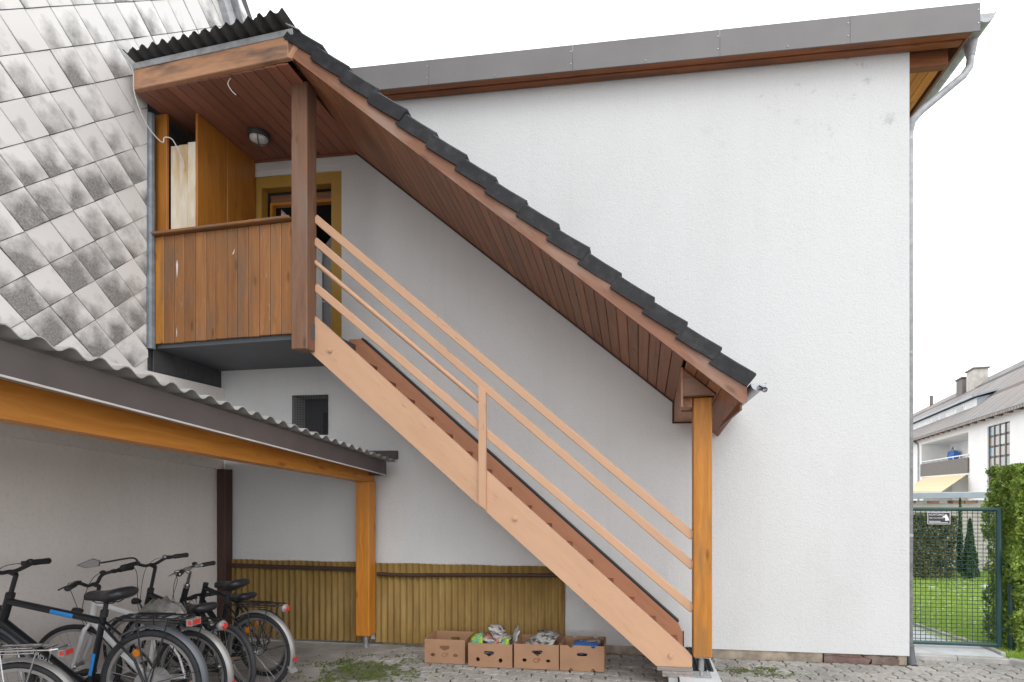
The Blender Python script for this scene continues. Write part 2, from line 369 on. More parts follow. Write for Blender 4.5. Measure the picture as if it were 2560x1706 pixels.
def cbox_mesh(name, lx, ly, lz, d, mat):
    key = (round(lx, 3), round(ly, 3), round(lz, 3), round(d, 4), mat, name)
    if key in CB: return CB[key]
    a, b, c = lx/2, ly/2, lz/2; d = min(d, a*.45, b*.45, c*.45)
    V = []; I = {}
    for sx in (-1, 1):
        for sy in (-1, 1):
            for sz in (-1, 1):
                for k, v in enumerate(((sx*a, sy*(b-d), sz*(c-d)), (sx*(a-d), sy*b, sz*(c-d)), (sx*(a-d), sy*(b-d), sz*c))):
                    I[sx, sy, sz, k] = len(V); V.append(v)
    F = []
    s2 = ((-1, -1), (1, -1), (1, 1), (-1, 1))
    for s in (-1, 1):
        F += [[I[s, p, q, 0] for p, q in s2], [I[p, s, q, 1] for p, q in s2], [I[p, q, s, 2] for p, q in s2]]
        for t in (-1, 1):
            F += [[I[s, t, -1, 0], I[s, t, 1, 0], I[s, t, 1, 1], I[s, t, -1, 1]],
                  [I[s, -1, t, 0], I[s, 1, t, 0], I[s, 1, t, 2], I[s, -1, t, 2]],
                  [I[-1, s, t, 1], I[1, s, t, 1], I[1, s, t, 2], I[-1, s, t, 2]]]
            for u in (-1, 1): F.append([I[s, t, u, 0], I[s, t, u, 1], I[s, t, u, 2]])
    out = []
    for f in F:
        p = [Vector(V[i]) for i in f]; n = (p[1]-p[0]).cross(p[2]-p[0])
        out.append(f if n.dot(sum(p, Vector())) > 0 else f[::-1])
    me = bpy.data.meshes.new(name); me.from_pydata(V, [], out); set_uv(me, (1, 0, 0)); me.materials.append(MAT[mat] if isinstance(mat, str) else mat)
    CB[key] = me; return me
def basis(a, b, wdir):
    a, b = Vector(a), Vector(b); x = (b-a).normalized(); w = Vector(wdir); y = (w-x*w.dot(x)).normalized(); z = x.cross(y)
    return Matrix(((x.x, y.x, z.x, (a.x+b.x)/2), (x.y, y.y, z.y, (a.y+b.y)/2), (x.z, y.z, z.z, (a.z+b.z)/2), (0, 0, 0, 1)))
def plank(name, a, b, w, t, mat, parent, wdir=(0, 0, 1), bev=.003):
    """Board from a to b, width w along wdir, thickness t."""
    L = (Vector(b)-Vector(a)).length
    return put(bpy.data.objects.new(name, cbox_mesh(name, L, w, t, bev, mat)), parent, basis(a, b, wdir))
def box(name, x0, x1, y0, y1, z0, z1, mat, parent, bev=.003):
    d = [x1-x0, y1-y0, z1-z0]; c = ((x0+x1)/2, (y0+y1)/2, (z0+z1)/2); k = d.index(max(d))
    e = Vector((0, 0, 0)); e[k] = d[k]/2; w = Vector((0, 0, 0)); w[(k+1) % 3] = 1
    return plank(name, Vector(c)-e, Vector(c)+e, d[(k+1) % 3], d[(k+2) % 3], mat, parent, w, bev)
def prism(name, poly, y0, y1, mat, parent, U=(1, 0, 0), axis='Y'):
    """poly in XZ extruded along Y (axis 'Y') or in YZ extruded along X (axis 'X')."""
    f = (lambda p, t: (p[0], t, p[1])) if axis == 'Y' else (lambda p, t: (t, p[0], p[1]))
    n = len(poly); V = [f(p, y0) for p in poly]+[f(p, y1) for p in poly]
    F = [list(range(n)), list(range(2*n-1, n-1, -1))]+[[i, (i+1) % n, n+(i+1) % n, n+i] for i in range(n)]
    return mk(name, V, F, mat, parent, U=U, world=True)
class MB:
    def __init__(s): s.V = []; s.F = []
    def add(s, V, F):
        k = len(s.V); s.V += [tuple(v) for v in V]; s.F += [[i+k for i in f] for f in F]; return s
    def tube(s, pts, r, n=8, closed=False, cap=True):
        pts = [Vector(p) for p in pts]; m = len(pts); rs = r if hasattr(r, '__len__') else [r]*m
        V = []; ref = None
        for i, p in enumerate(pts):
            if closed: d = pts[(i+1) % m]-pts[i-1]
            else: d = pts[min(i+1, m-1)]-pts[max(i-1, 0)]
            d.normalize()
            if ref is None: ref = Vector((0, 0, 1)) if abs(d.z) < .9 else Vector((1, 0, 0))
            u = (ref-d*ref.dot(d)); u = u.normalized() if u.length > 1e-6 else d.orthogonal().normalized(); v = d.cross(u); ref = u
            V += [p+(u*math.cos(2*math.pi*k/n)+v*math.sin(2*math.pi*k/n))*rs[i] for k in range(n)]
        F = []
        for i in range(m if closed else m-1):
            j = (i+1) % m
            F += [[i*n+k, i*n+(k+1) % n, j*n+(k+1) % n, j*n+k] for k in range(n)]
        if not closed and cap: F += [list(range(n))[::-1], [(m-1)*n+k for k in range(n)]]
        return s.add(V, F)
    def cyl(s, a, b, r, n=10, r2=None): return s.tube([a, b], [r, r if r2 is None else r2], n)
    def box(s, c, d, M=None):
        V = [Vector((c[0]+sx*d[0]/2, c[1]+sy*d[1]/2, c[2]+sz*d[2]/2)) for sx in (-1, 1) for sy in (-1, 1) for sz in (-1, 1)]
        if M: V = [M @ v for v in V]
        return s.add(V, [[0, 1, 3, 2], [4, 6, 7, 5], [0, 4, 5, 1], [2, 3, 7, 6], [0, 2, 6, 4], [1, 5, 7, 3]])
    def loft(s, rings, cap=True):
        n = len(rings[0]); V = [p for r in rings for p in r]; F = []
        for i in range(len(rings)-1): F += [[i*n+k, i*n+(k+1) % n, (i+1)*n+(k+1) % n, (i+1)*n+k] for k in range(n)]
        if cap: F += [list(range(n))[::-1], [(len(rings)-1)*n+k for k in range(n)]]
        return s.add(V, F)
    def build(s, name, mat, parent, M=None, smooth='auto', U=(1, 0, 0), world=False):
        return mk(name, s.V, s.F, mat, parent, M=M if M is not None else (WM[parent] if parent is not None else Matrix()), U=U, smooth=smooth, world=world)
def arc(c, r, a0, a1, n, f): return [f(c, r, a0+(a1-a0)*i/(n-1)) for i in range(n)]
def holed(name, outer, holes, t, mat, parent, M):
    """Flat panel in local XZ with holes, thickness t towards +Y."""
    bm = bmesh.new(); loops = []
    for lp in [outer]+holes:
        vs = [bm.verts.new((p[0], 0, p[1])) for p in lp]; loops.append(vs)
        for i in range(len(vs)): bm.edges.new((vs[i], vs[(i+1) % len(vs)]))
    bmesh.ops.triangle_fill(bm, use_beauty=True, edges=bm.edges[:])
    bm.verts.index_update(); V = [v.co.copy() for v in bm.verts]; F = [[v.index for v in f.verts] for f in bm.faces]
    n = len(V); idx = [[v.index for v in lp] for lp in loops]; bm.free()
    V2 = V+[v+Vector((0, t, 0)) for v in V]; F2 = F+[[i+n for i in f[::-1]] for f in F]
    for lp in idx: F2 += [[lp[i], lp[(i+1) % len(lp)], n+lp[(i+1) % len(lp)], n+lp[i]] for i in range(len(lp))]
    return mk(name, V2, F2, mat, parent, M=M)
def oval(cx, cz, w, h, n=14): return [(cx+w/2*math.cos(2*math.pi*k/n), cz+h/2*math.sin(2*math.pi*k/n)) for k in range(n)]
def slot(cx, cz, w, h, n=6, tri=0):
    r = h/2; p = [(cx+w/2-r+r*math.cos(a), cz+r*math.sin(a)) for a in [-math.pi/2+math.pi*i/n for i in range(n+1)]]
    p += [(cx-w/2+r+r*math.cos(a), cz+r*math.sin(a)) for a in [math.pi/2+math.pi*i/n for i in range(n+1)]]
    if tri: p.append((cx, cz-r-tri))
    return p
def text(name, body, size, mat, parent, M, ext=.001, align='CENTER'):
    cu = bpy.data.curves.new(name, 'FONT'); cu.body = body; cu.size = size; cu.extrude = ext; cu.align_x = align; cu.align_y = 'CENTER'; cu.resolution_u = 3
    ob = bpy.data.objects.new(name, cu); col.objects.link(ob); bpy.context.view_layer.update()
    me = bpy.data.meshes.new_from_object(ob.evaluated_get(bpy.context.evaluated_depsgraph_get())); col.objects.unlink(ob); bpy.data.objects.remove(ob)
    me.materials.clear(); me.materials.append(MAT[mat]); me.name = name
    return put(bpy.data.objects.new(name, me), parent, M)
FACE_FRONT = Matrix.Rotation(math.pi/2, 4, 'X')      # text lying in XZ, readable from -Y

# ================================================================== GROUND
def sheet(name, x0, x1, y0, y1, z, mat, kind='structure'):
    return tag(mk(name, [(x0, y0, z), (x1, y0, z), (x1, y1, z), (x0, y1, z)], [[0, 1, 2, 3]], mat), kind=kind)
sheet('ground', -400, 400, -400, 400, -.05, 'ground')
pav = sheet('pavement', -9, 6.0, -9, .27, -.022, 'joint')
L, Wd = .24, .135
def paver_poly():
    a, b, g = .013, .011, .0050
    top = [(0, 0), (L/8, a), (3*L/8, -a), (L/2, 0), (5*L/8, a), (7*L/8, -a), (L, 0)]
    side = [(0, 0), (b, Wd/4), (-b, 3*Wd/4), (0, Wd)]
    p = [(x, y) for x, y in top]+[(L+x, y) for x, y in side[1:]]+[(x, Wd+y) for x, y in top[::-1][1:]]+[(x, y) for x, y in side[::-1][1:-1]]
    cx, cy = L/2, Wd/2
    return [((x-cx)*(1-2*g/L*1.4), (y-cy)*(1-2*g/Wd*1.4)) for x, y in p]
pp = paver_poly(); npp = len(pp)
def paver_geo(dz=0):
    V = [(x*.96, y*.92, dz) for x, y in pp]+[(x, y, dz-.007) for x, y in pp]+[(x, y, dz-.03) for x, y in pp]
    F = [list(range(npp))]
    for k in (0, 1): F += [[k*npp+i, (k+1)*npp+i, (k+1)*npp+(i+1) % npp, k*npp+(i+1) % npp] for i in range(npp)]
    return V, F
V, F = paver_geo(); pm = bpy.data.meshes.new('paver'); pm.from_pydata(V, [], F); pm.materials.append(MAT['paver'])
_bm = bmesh.new(); _bm.from_mesh(pm); bmesh.ops.recalc_face_normals(_bm, faces=_bm.faces); _bm.to_mesh(pm); _bm.free()
rest = MB(); cand = []
fw = Vector((-math.sin(YAW), math.cos(YAW), 0)); rt = Vector((math.cos(YAW), math.sin(YAW), 0)); CAM = Vector((0, -6.05, 1.8))
def proj(p):
    d = Vector(p)-CAM; z = d.dot(fw); return 1430+1380*d.dot(rt)/z, 1222-1380*d.z/z, z
for j in range(-48, 3):
    for i in range(-42, 26):
        x = (i+.5*(j % 2))*L; y = j*Wd+.02
        if x < -3.35: continue
        if y > -.02 and x < 2.72 or y > .20: continue
        if -.2 > x > -9 and y < -3.2: pass
        u, v, z = proj((x, y, 0)); cand.append((v < 1715 and -20 < u < 2580, x, y))
vis = [c for c in cand if c[0]]; vis.sort(key=lambda c: (c[1]-0)**2*.15+(c[2]+6.05)**2)
ind = set((c[1], c[2]) for c in vis[:300])
for v_, x, y in cand:
    M = Matrix.Translation((x, y, rnd.uniform(-.003, .003))) @ Matrix.Rotation(rnd.gauss(0, .012), 4, 'X') @ Matrix.Rotation(rnd.gauss(0, .012), 4, 'Y') @ Matrix.Rotation(rnd.gauss(0, .012), 4, 'Z')
    if (x, y) in ind: put(bpy.data.objects.new('paver', pm), pav, M)
    else: rest.add([M @ Vector(q) for q in V], F)
tag(rest.build('paver_field', 'paver', pav, smooth=False), kind='stuff')
# old concrete strip under the shelter
cv = [(-9, -9), (-2.95, -9), (-2.9, -2.0), (-3.05, -1.2), (-3.25, -.75), (-2.95, -.42), (-2.7, -.02), (-5.2, -.02), (-9, -.02)]
bmv = [(x, y, .006) for x, y in cv]
tag(mk('shelter_floor', bmv+[(x, y, -.03) for x, y, z in bmv], [list(range(9))]+[[i, (i+1) % 9, 9+(i+1) % 9, 9+i] for i in range(9)], 'oldfloor'), kind='structure')
# moss cushions
mb = MB()
for _ in range(6500):
    if rnd.random() < .8: x, y = rnd.gauss(-2.75, .34), rnd.gauss(-.92, .25)
    else: x, y = rnd.gauss(1.15, .17), rnd.gauss(-.42, .07)
    if y > -.06: continue
    nz = mnoise.noise((x*6, y*6, 3.1))
    if nz+.6*mnoise.noise((x*21, y*21, 1.7)) < .02: continue
    s = rnd.uniform(.005, .016); h = s*rnd.uniform(.2, .55); a = rnd.uniform(0, 6.3); z = .002 if x > -2.9 else .008
    mb.add([(x+s*math.cos(a+k*2.1), y+s*math.sin(a+k*2.1), z-.003) for k in range(3)]+[(x+rnd.gauss(0, .003), y+rnd.gauss(0, .003), z+h)], [[0, 1, 3], [1, 2, 3], [2, 0, 3]])
o = mb.build('moss', 'moss', None, smooth=False); tag(o, 'green moss cushions growing over the paver joints', 'moss', kind='stuff')
# leaf litter, straw and grit
mb = MB()
for _ in range(140):
    x, y = rnd.uniform(-3.2, 3.4), rnd.uniform(-1.3, -.03); s = rnd.uniform(.004, .012); a = rnd.uniform(0, 6.3)
    mb.box((0, 0, 0), (s*2.5, s, .003), Matrix.Translation((x, y, .006)) @ Matrix.Rotation(a, 4, 'Z'))
tag(mb.build('litter', 'drylitter', None, smooth=False), 'tiny dry leaf and straw litter on the paving', 'litter', kind='stuff')

# ================================================================== WHITE HOUSE
house = thing('white_house', 'white roughcast house wall with an ochre door and grey metal roof edge', 'house', (-1, 0, 0))
XR, ZT, XL = 2.70, 6.31, -5.0
DX0, DX1, DZ0, DZ1 = -4.66, -3.50, 3.38, 5.52
def wall_holes(name, x0, x1, z0, z1, holes, y, mat, parent):
    xs = sorted({x0, x1}|{h[0] for h in holes}|{h[1] for h in holes}); zs = sorted({z0, z1}|{h[2] for h in holes}|{h[3] for h in holes})
    V = []; F = []; idx = {}
    def vi(x, yy, z):
        k = (x, yy, z)
        if k not in idx: idx[k] = len(V); V.append(k)
        return idx[k]
    inh = lambda x, z: any(h[0] < x < h[1] and h[2] < z < h[3] for h in holes)
    for a, b in zip(xs, xs[1:]):
        for c, d in zip(zs, zs[1:]):
            if not inh((a+b)/2, (c+d)/2): F.append([vi(a, y, c), vi(b, y, c), vi(b, y, d), vi(a, y, d)])
    for h in holes:
        D = h[4]
        for p, q in (((h[0], h[2]), (h[1], h[2])), ((h[1], h[2]), (h[1], h[3])), ((h[1], h[3]), (h[0], h[3])), ((h[0], h[3]), (h[0], h[2]))):
            F.append([vi(p[0], y, p[1]), vi(p[0], y+D, p[1]), vi(q[0], y+D, q[1]), vi(q[0], y, q[1])])
    F += [[vi(x1, y, z0), vi(x1, 9.0, z0), vi(x1, 9.0, z1), vi(x1, y, z1)]]
    return mk(name, V, F, mat, parent, world=True, recalc=False)
wall_holes('wall', XL-.3, XR, .085, ZT, [(DX0, DX1, DZ0, DZ1, .30), (-4.10, -3.68, 2.44, 2.89, .22)], 0, 'plaster', house)
# plinth
for x0, x1, m, dy, zt in ((-3.0, .2, 'plinth', .02, .085), (.2, 1.86, 'plinth', .018, .083), (2.605, 2.69, 'plinth', .03, .07)):
    box('plinth_stone', x0, x1, dy, .3, -.04, zt, m, house, .006)
for poly, dy in (([(1.87, -.03), (2.30, -.03), (2.33, .03), (2.26, .05), (2.10, .043), (1.98, .056), (1.87, .05)], .004), ([(1.872, .054), (1.98, .060), (2.10, .047), (2.25, .054), (2.22, .082), (2.0, .08), (1.874, .082)], .016), ([(2.335, -.03), (2.60, -.03), (2.61, .035), (2.56, .068), (2.44, .055), (2.37, .079), (2.27, .056), (2.345, .03)], .010)):
    prism('plinth_stone', poly, dy, .28, 'redstone', house)
box('plinth_side', 2.45, XR-.01, .301, 9, -.04, .083, 'plinth', house)
# door
fr = .135
dparts = mk('door', [], [], None, house) if False else None
door = prism('door_frame', [(DX0+.001, DZ0), (DX0+fr, DZ0), (DX0+fr, DZ1-fr), (DX1-fr, DZ1-fr), (DX1-fr, DZ0), (DX1-.001, DZ0), (DX1-.001, DZ1-.001), (DX0+.001, DZ1-.001)], .012, .12, 'ochre', house)
prism('inner_lining', [(DX0+fr+.001, DZ0), (DX0+fr+.03, DZ0), (DX0+fr+.03, DZ1-fr-.13), (DX1-fr-.03, DZ1-fr-.13), (DX1-fr-.03, DZ0), (DX1-fr-.001, DZ0), (DX1-fr-.001, DZ1-fr-.10), (DX0+fr+.001, DZ1-fr-.10)], .16, .23, 'orange', door)
box('transom_panel', DX0+fr+.001, DX1-fr-.001, .17, .22, DZ1-fr-.098, DZ1-fr-.001, 'brown', door)
leaf = plank('door_leaf', (DX1-fr-.07, .28, 4.18), (DX1-fr-.62, .80, 4.18), 1.55, .04, 'greydoor', door)
mb = MB(); hp = Vector((DX1-fr-.16, .30, 4.05)); mb.box(hp, (.035, .012, .17)); mb.tube([hp+Vector((0, -.0, .03)), hp+Vector((0, -.05, .03)), hp+Vector((-.10, -.06, .03))], .009, 6); mb.build('door_handle', 'steel', leaf, world=True)
mk('white_side_panel', [(DX0+fr+.05, .30, DZ0), (DX0+fr+.40, .62, DZ0), (DX0+fr+.40, .62, 4.85), (DX0+fr+.05, .30, 5.28)], [[0, 1, 2, 3]], 'white', door, world=True)
# room behind the door
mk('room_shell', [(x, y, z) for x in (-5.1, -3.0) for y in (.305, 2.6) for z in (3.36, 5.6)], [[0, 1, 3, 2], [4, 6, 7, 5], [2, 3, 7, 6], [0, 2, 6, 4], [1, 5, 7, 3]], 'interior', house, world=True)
mk('plaster_lip', [(DX0, .014, DZ1), (DX1, .014, DZ1), (DX1, -.006, DZ1+.075), (DX0, -.006, DZ1+.06)], [[0, 1, 2, 3]], 'plaster', house, world=True)
# cellar vent with wire mesh
v0 = box('vent_recess', -4.14, -3.64, .2215, .24, 2.40, 2.93, 'anthracite', house)
box('opening_dark', -3.84, -3.71, .18, .199, 2.45, 2.72, 'black', v0)  # solid black box paints the darkness of the inner opening
vf = prism('vent_frame', [(-4.115, 2.43), (-3.665, 2.43), (-3.665, 2.90), (-4.115, 2.90), (-4.115, 2.89), (-3.675, 2.89), (-3.675, 2.44), (-4.105, 2.44), (-4.105, 2.89), (-4.115, 2.89)], -.012, -.002, 'black', house)
mb = MB()
for i in range(1, 22): mb.box((-4.11+.44*i/22, -.009, 2.665), (.0035, .003, .46))
for i in range(1, 23): mb.box((-3.89, -.006, 2.435+.46*i/23), (.44, .003, .0035))
tag(mb.build('wire_mesh', 'black', house, world=True, smooth=False), kind='stuff')
# roof verge: soffit boards, sheet-metal fascia, eave on the right
roof = mk('roof', [(-5.4, -.16, 6.50), (3.24, -.16, 6.50), (3.24, 9, 6.50), (-5.4, 9, 6.50), (-5.4, -.16, 6.42), (3.24, -.16, 6.42), (3.24, 9, 6.42), (-5.4, 9, 6.42)], [[0, 1, 2, 3], [4, 7, 6, 5], [0, 4, 5, 1], [1, 5, 6, 2], [2, 6, 7, 3], [3, 7, 4, 0]], 'fascia', house, world=True)
xs = [-5.3, -2.35, -.75, .78, 2.05, 3.25]
for a, b in zip(xs, xs[1:]): box('fascia_sheet', a+.001, b-.001, -.215, -.205+.001*(xs.index(a) % 2), 6.255, 6.53, 'fascia', roof, .001)
for x in xs[1:]:
    for z in (6.33, 6.46): plank('rivet', (x-.02, -.220, z), (x-.02, -.212, z), .011, .011, 'steel', roof, (0, 0, 1), .005)
for a in (-1.6, 0.02, 1.45): plank('rivet', (a, -.222, 6.285), (a, -.212, 6.285), .010, .010, 'steel', roof, (0, 0, 1), .005)
box('verge_board', -5.3, 3.2, -.20, -.10, 6.275, 6.30, 'soffit_red', roof)
box('verge_board', -5.3, 3.16, -.098, -.012, 6.262, 6.29, 'soffit_red', roof)
box('verge_board', -5.3, 3.05, -.010, .06, 6.295, 6.315, 'darkwood', roof)
box('outlooker_beam', XR+.005, 3.10, .062, .16, 6.16, 6.32, 'soffit_red', roof)
for k in range(4): box('eave_board', XR+.005+k*.105, XR+.105+k*.105, .165, 9, 6.25, 6.27, 'orange', roof)
box('eave_fascia', 3.17, 3.20, -.09, 9, 6.26, 6.44, 'brown', roof)
def gutter(parent, cx, z, r, y0, y1, mat, name='gutter'):
    mb = MB(); ring = lambda y, rr: [(cx+rr*math.cos(a), y, z+rr*math.sin(a)) for a in [math.pi+math.pi*i/10 for i in range(11)]]
    n = 11; V = ring(y0, r)+ring(y1, r)+ring(y0, r-.003)+ring(y1, r-.003)
    F = [[i, i+1, n+i+1, n+i] for i in range(n-1)]+[[2*n+i, 3*n+i, 3*n+i+1, 2*n+i+1] for i in range(n-1)]
    F += [[0, n, 3*n, 2*n], [n-1, 3*n-1, 4*n-1, 2*n-1], list(range(n))]
    mb.add(V, F); mb.tube([(cx+r, y0, z), (cx+r, y1, z)], .008, 6)
    return mb.build(name, mat, parent, world=True)
gut = gutter(roof, 3.33, 6.46, .085, -.16, 9, 'zinc_dull')
mb = MB()
path = [(3.33, .10, 6.40), (3.33, .10, 6.22), (3.31, .08, 6.12), (3.24, .06, 6.02), (2.86, .09, 5.72), (2.775, .10, 5.63), (2.752, .11, 5.52), (2.745, .11, .16)]
mb.tube(path, .036, 10); dp = mb.build('downpipe', 'zinc_dull', house, world=True, smooth=True)
mb = MB(); mb.tube([(2.745, .11, .19), (2.745, .11, .165), (2.745, .11, .16), (2.75, .10, .05), (2.755, .07, -.03)], [.040, .052, .046, .046, .052], 12); mb.build('pipe_shoe', 'anthracite', dp, world=True)
mb = MB(); mb.cyl((3.33, .10, 6.44), (3.33, .10, 6.24), .075, 12, .040); mb.build('hopper', 'zinc_dull', dp, world=True)
for z in (5.42, 3.2, 1.3): mb = MB(); mb.cyl((2.746, .11, z), (2.746, .11, z+.03), .039, 10); mb.build('pipe_clip', 'zinc_dull', dp, world=True)

# ================================================================== SLATE HOUSE
sh = thing('slate_house', 'house clad in lichen-stained diamond slates above a taupe plaster wall', 'house', (-5.1, -1.5, 0))
gable = [(-7.5, 0), (0, 0), (0, 6.2), (.62, 7.3), (.62, 7.75), (-.6, 9.5), (-7.5, 9.5)]
mk('wall', [(-5.0, -9, 0), (-5.0, -.002, 0), (-5.0, -.002, 3.0), (-5.0, -9, 3.0)], [[0, 1, 2, 3]], 'taupe', sh, world=True)
prism('wall_core', [(-9, 2.95), (-.003, 2.95), (-.003, 6.55), (.9, 6.55), (.9, 7.55), (-1.5, 10.5), (-9, 10.5)], -5.6, -5.075, 'shadedslate_core', sh, axis='X')
QY, PZ_ = .1965, .367
def slate_geo():
    h, w, t = PZ_/2-.0026, QY-.0026, .008
    pts = [(-w, 0), (0, -h), (w, 0), (0, h)]
    V = [(t if k == 0 else 0, y*(.985 if k == 0 else 1), z*(.985 if k == 0 else 1)) for k in (0, 1) for y, z in pts]
    return V, [[0, 1, 2, 3]]+[[i, (i+1) % 4, 4+(i+1) % 4, 4+i] for i in range(4)]
V, F = slate_geo(); sm = bpy.data.meshes.new('slate'); sm.from_pydata(V, [], F); sm.materials.append(MAT['slate'])
_bm = bmesh.new(); _bm.from_mesh(sm); bmesh.ops.recalc_face_normals(_bm, faces=_bm.faces); _bm.to_mesh(sm); _bm.free()
def clip_poly(poly, f):
    out = []
    for i, p in enumerate(poly):
        q = poly[(i+1) % len(poly)]; a, b = f(p), f(q)
        if a >= 0: out.append(p)
        if (a >= 0) != (b >= 0): t = a/(a-b); out.append((p[0]+(q[0]-p[0])*t, p[1]+(q[1]-p[1])*t))
    return out
cnt = 0
for i in range(-16, 16):
    for j in range(-4, 34):
        if (i+j) % 2: continue
        y = -2.122+QY*i; z = 4.653-PZ_/2+PZ_/2*(j-8)
        if y < -3.05 or z < 2.7 or z > 8.8: continue
        if z < 6.0 and y > -.85: continue
        if y-QY > .60: continue
        u, v, d = proj((-5.06, y, z))
        if v < -160 or u < -160: continue
        M = Matrix.Translation((-5.062+rnd.uniform(-.002, .002), y, z)) @ Matrix.Rotation(-.022+rnd.gauss(0, .008), 4, 'Y') @ Matrix.Rotation(rnd.gauss(0, .010), 4, 'X') @ Matrix.Rotation(rnd.gauss(0, .008), 4, 'Z')
        poly = [(-QY+.0025, 0), (0, -PZ_/2+.0025), (QY-.0025, 0), (0, PZ_/2-.0025)]
        cuts = [lambda p: .56-(y+p[0]), lambda p: (7.82-(y+p[0])*.95)-(z+p[1])+ .5]
        if z < 6.0: cuts.append(lambda p: -.985-(y+p[0]))
        q = poly
        for c in cuts: q = clip_poly(q, c) if q else q
        if len(q) < 3: continue
        cnt += 1
        if len(q) == 4 and max(abs(a[0]-b[0])+abs(a[1]-b[1]) for a, b in zip(q, poly)) < 1e-6:
            put(bpy.data.objects.new('slate', sm), sh, M)
        else:
            n = len(q); VV = [(.006, a, b) for a, b in q]+[(0, a, b) for a, b in q]
            mk('slate', VV, [list(range(n))]+[[k, (k+1) % n, n+(k+1) % n, n+k] for k in range(n)], 'slate', sh, M=M)
print('slates', cnt)
# verge trim of the gable
plank('verge_trim', (-5.02, .64, 6.6), (-5.02, -.45, 8.45), .14, .10, 'zinc_dull', sh, (0, 1, .5))
plank('verge_trim', (-4.96, .78, 6.62), (-4.96, -.31, 8.47), .10, .02, 'zinc_dull', sh, (1, 0, 0))
# metal corner trim and slates under the balcony, their shade put into the colour
ct = MB()
for z0, z1, r in ((3.24, 4.05, .040), (4.03, 4.88, .037), (4.86, 5.66, .034)): ct.tube([(-5.035, -.965, z0), (-5.035, -.965, z1)], r, 10)
ct.build('corner_trim', 'zinc_trim', sh, world=True)
for a, b in ((-.93, -.52), (-.518, -.26), (-.258, -.004)): box('side_slate', -5.055, -5.04, a, b, 2.6, 3.30-.05*(a+.93), 'shadedslate_core', sh, .002)

# ================================================================== BALCONY
bal = thing('balcony', 'brown boarded balcony with a post and golden panelled closet beside the slates', 'balcony', (-4.2, -.6, 3.2))
PL, PRt = Vector((-5.02, -.93)), Vector((-3.395, -1.055))
def pfr(t): q = PL.lerp(PRt, t); return q
nb = 13
edges = [i/nb+rnd.uniform(-.006, .006) for i in range(nb+1)]; edges[0] = 0; edges[-1] = 1
for i in range(nb):
    a, b = pfr(edges[i]), pfr(edges[i+1]); m = (a+b)/2; w = (b-a).length-.006; zb = 3.295+.02*(i/nb)+rnd.uniform(-.003, .003)
    plank('parapet_board', (m.x, m.y, zb), (m.x, m.y, 4.405), w, .02, 'orange_worn' if i == 0 else 'parapet', bal, (b.x-a.x, b.y-a.y, 0), .008)
plank('parapet_backing', (-5.0, -.895, 3.86), (-3.40, -1.02, 3.86), 1.05, .02, 'brown', bal, (0, 0, 1))
plank('parapet_cap', (-5.04, -.935, 4.422), (-3.40, -1.062, 4.432), .030, .11, 'parapet', bal, (0, 0, 1), .008)
plank('balcony_post', (-3.305, -1.015, 3.15), (-3.305, -1.015, 5.74), .165, .165, 'postwood', bal, (1, 0, 0), .008)
mk('floor_slab', [(-5.03, -.91, 3.255), (-3.39, -1.03, 3.265), (-3.22, -1.03, 3.265), (-3.22, -.002, 3.245), (-5.03, -.002, 3.215), (-5.03, -.91, 3.42), (-3.39, -1.03, 3.42), (-3.22, -1.03, 3.42), (-3.22, -.002, 3.42), (-5.03, -.002, 3.42)],
   [[4, 3, 2, 1, 0], [5, 6, 7, 8, 9], [0, 1, 6, 5], [1, 2, 7, 6], [2, 3, 8, 7], [3, 4, 9, 8], [4, 0, 5, 9]], 'anthracite', bal, world=True)
for poly in ([(-4.750, 4.10), (-4.739, 4.145), (-4.729, 4.085), (-4.737, 3.99), (-4.743, 3.96), (-4.746, 4.03)], [(-4.748, 3.40), (-4.743, 3.45), (-4.740, 3.39), (-4.745, 3.35)], [(-4.08, 4.14), (-4.05, 4.20), (-4.06, 4.15)]):
    yy = PL.y+(PRt.y-PL.y)*(poly[0][0]-PL.x)/(PRt.x-PL.x)-.0105
    prism('paint_smear', poly, yy-.0018, yy+.004, 'lettering', bal)
# closet on the slate side
plank('corner_jamb', (-4.985, -.885, 3.43), (-4.985, -.885, 5.70), .140, .03, 'partition', bal, (1, -.05, 0))
cl = box('closet_panel', -4.91, -4.812, -.86, -.84, 3.43, 5.385, 'peeling', bal, .004)
for a, b in ((-4.81, -4.714), (-4.712, -4.622)): box('closet_board', a, b, -.862, -.842, 3.43, 5.39+.02*(a > -4.75), 'peeling', cl, .004)
for y0, y1 in ((-.87, -.46), (-.456, -.012)): box('partition_panel', -4.615, -4.59, y0, y1, 3.43, 5.70, 'partition', bal, .004)
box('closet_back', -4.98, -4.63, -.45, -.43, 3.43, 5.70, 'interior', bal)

# ================================================================== STAIR CANOPY
SL = .818; AL = math.atan(SL)
def zs(x): return 5.70-SL*(x+3.30)              # soffit at the wall
def zb(x): return 5.765-.812*(x+3.22)           # bottom of the barge board
can = thing('stair_canopy', 'tiled wooden canopy sloping down over the outside stair', 'canopy', (-1.2, -.6, 2.3))
YB = -1.36
nx = 0
x = -3.30; st = .0955
while x < .33-.02:
    x1 = x+st; m = x+st/2
    plank('soffit_board', (m, -.006, zs(m)+.009), (m+.012, YB+.03, zb(m)+.022), .115, .020, 'soffit', can, (1, 0, -SL), .008); x = x1; nx += 1
for m in (.38, .476, .572, .668, .748): plank('soffit_board', (m, -.006, zs(m)+.009), (m+.03, YB+.03, zb(m+.02)+.022), .1185, .020, 'soffit', can, (1, 0, -SL), .008)
plank('wall_trim', (-3.33, -.014, zs(-3.33)-.004), (.335, -.014, zs(.335)-.004), .028, .02, 'darkwood', can, (0, 0, 1))
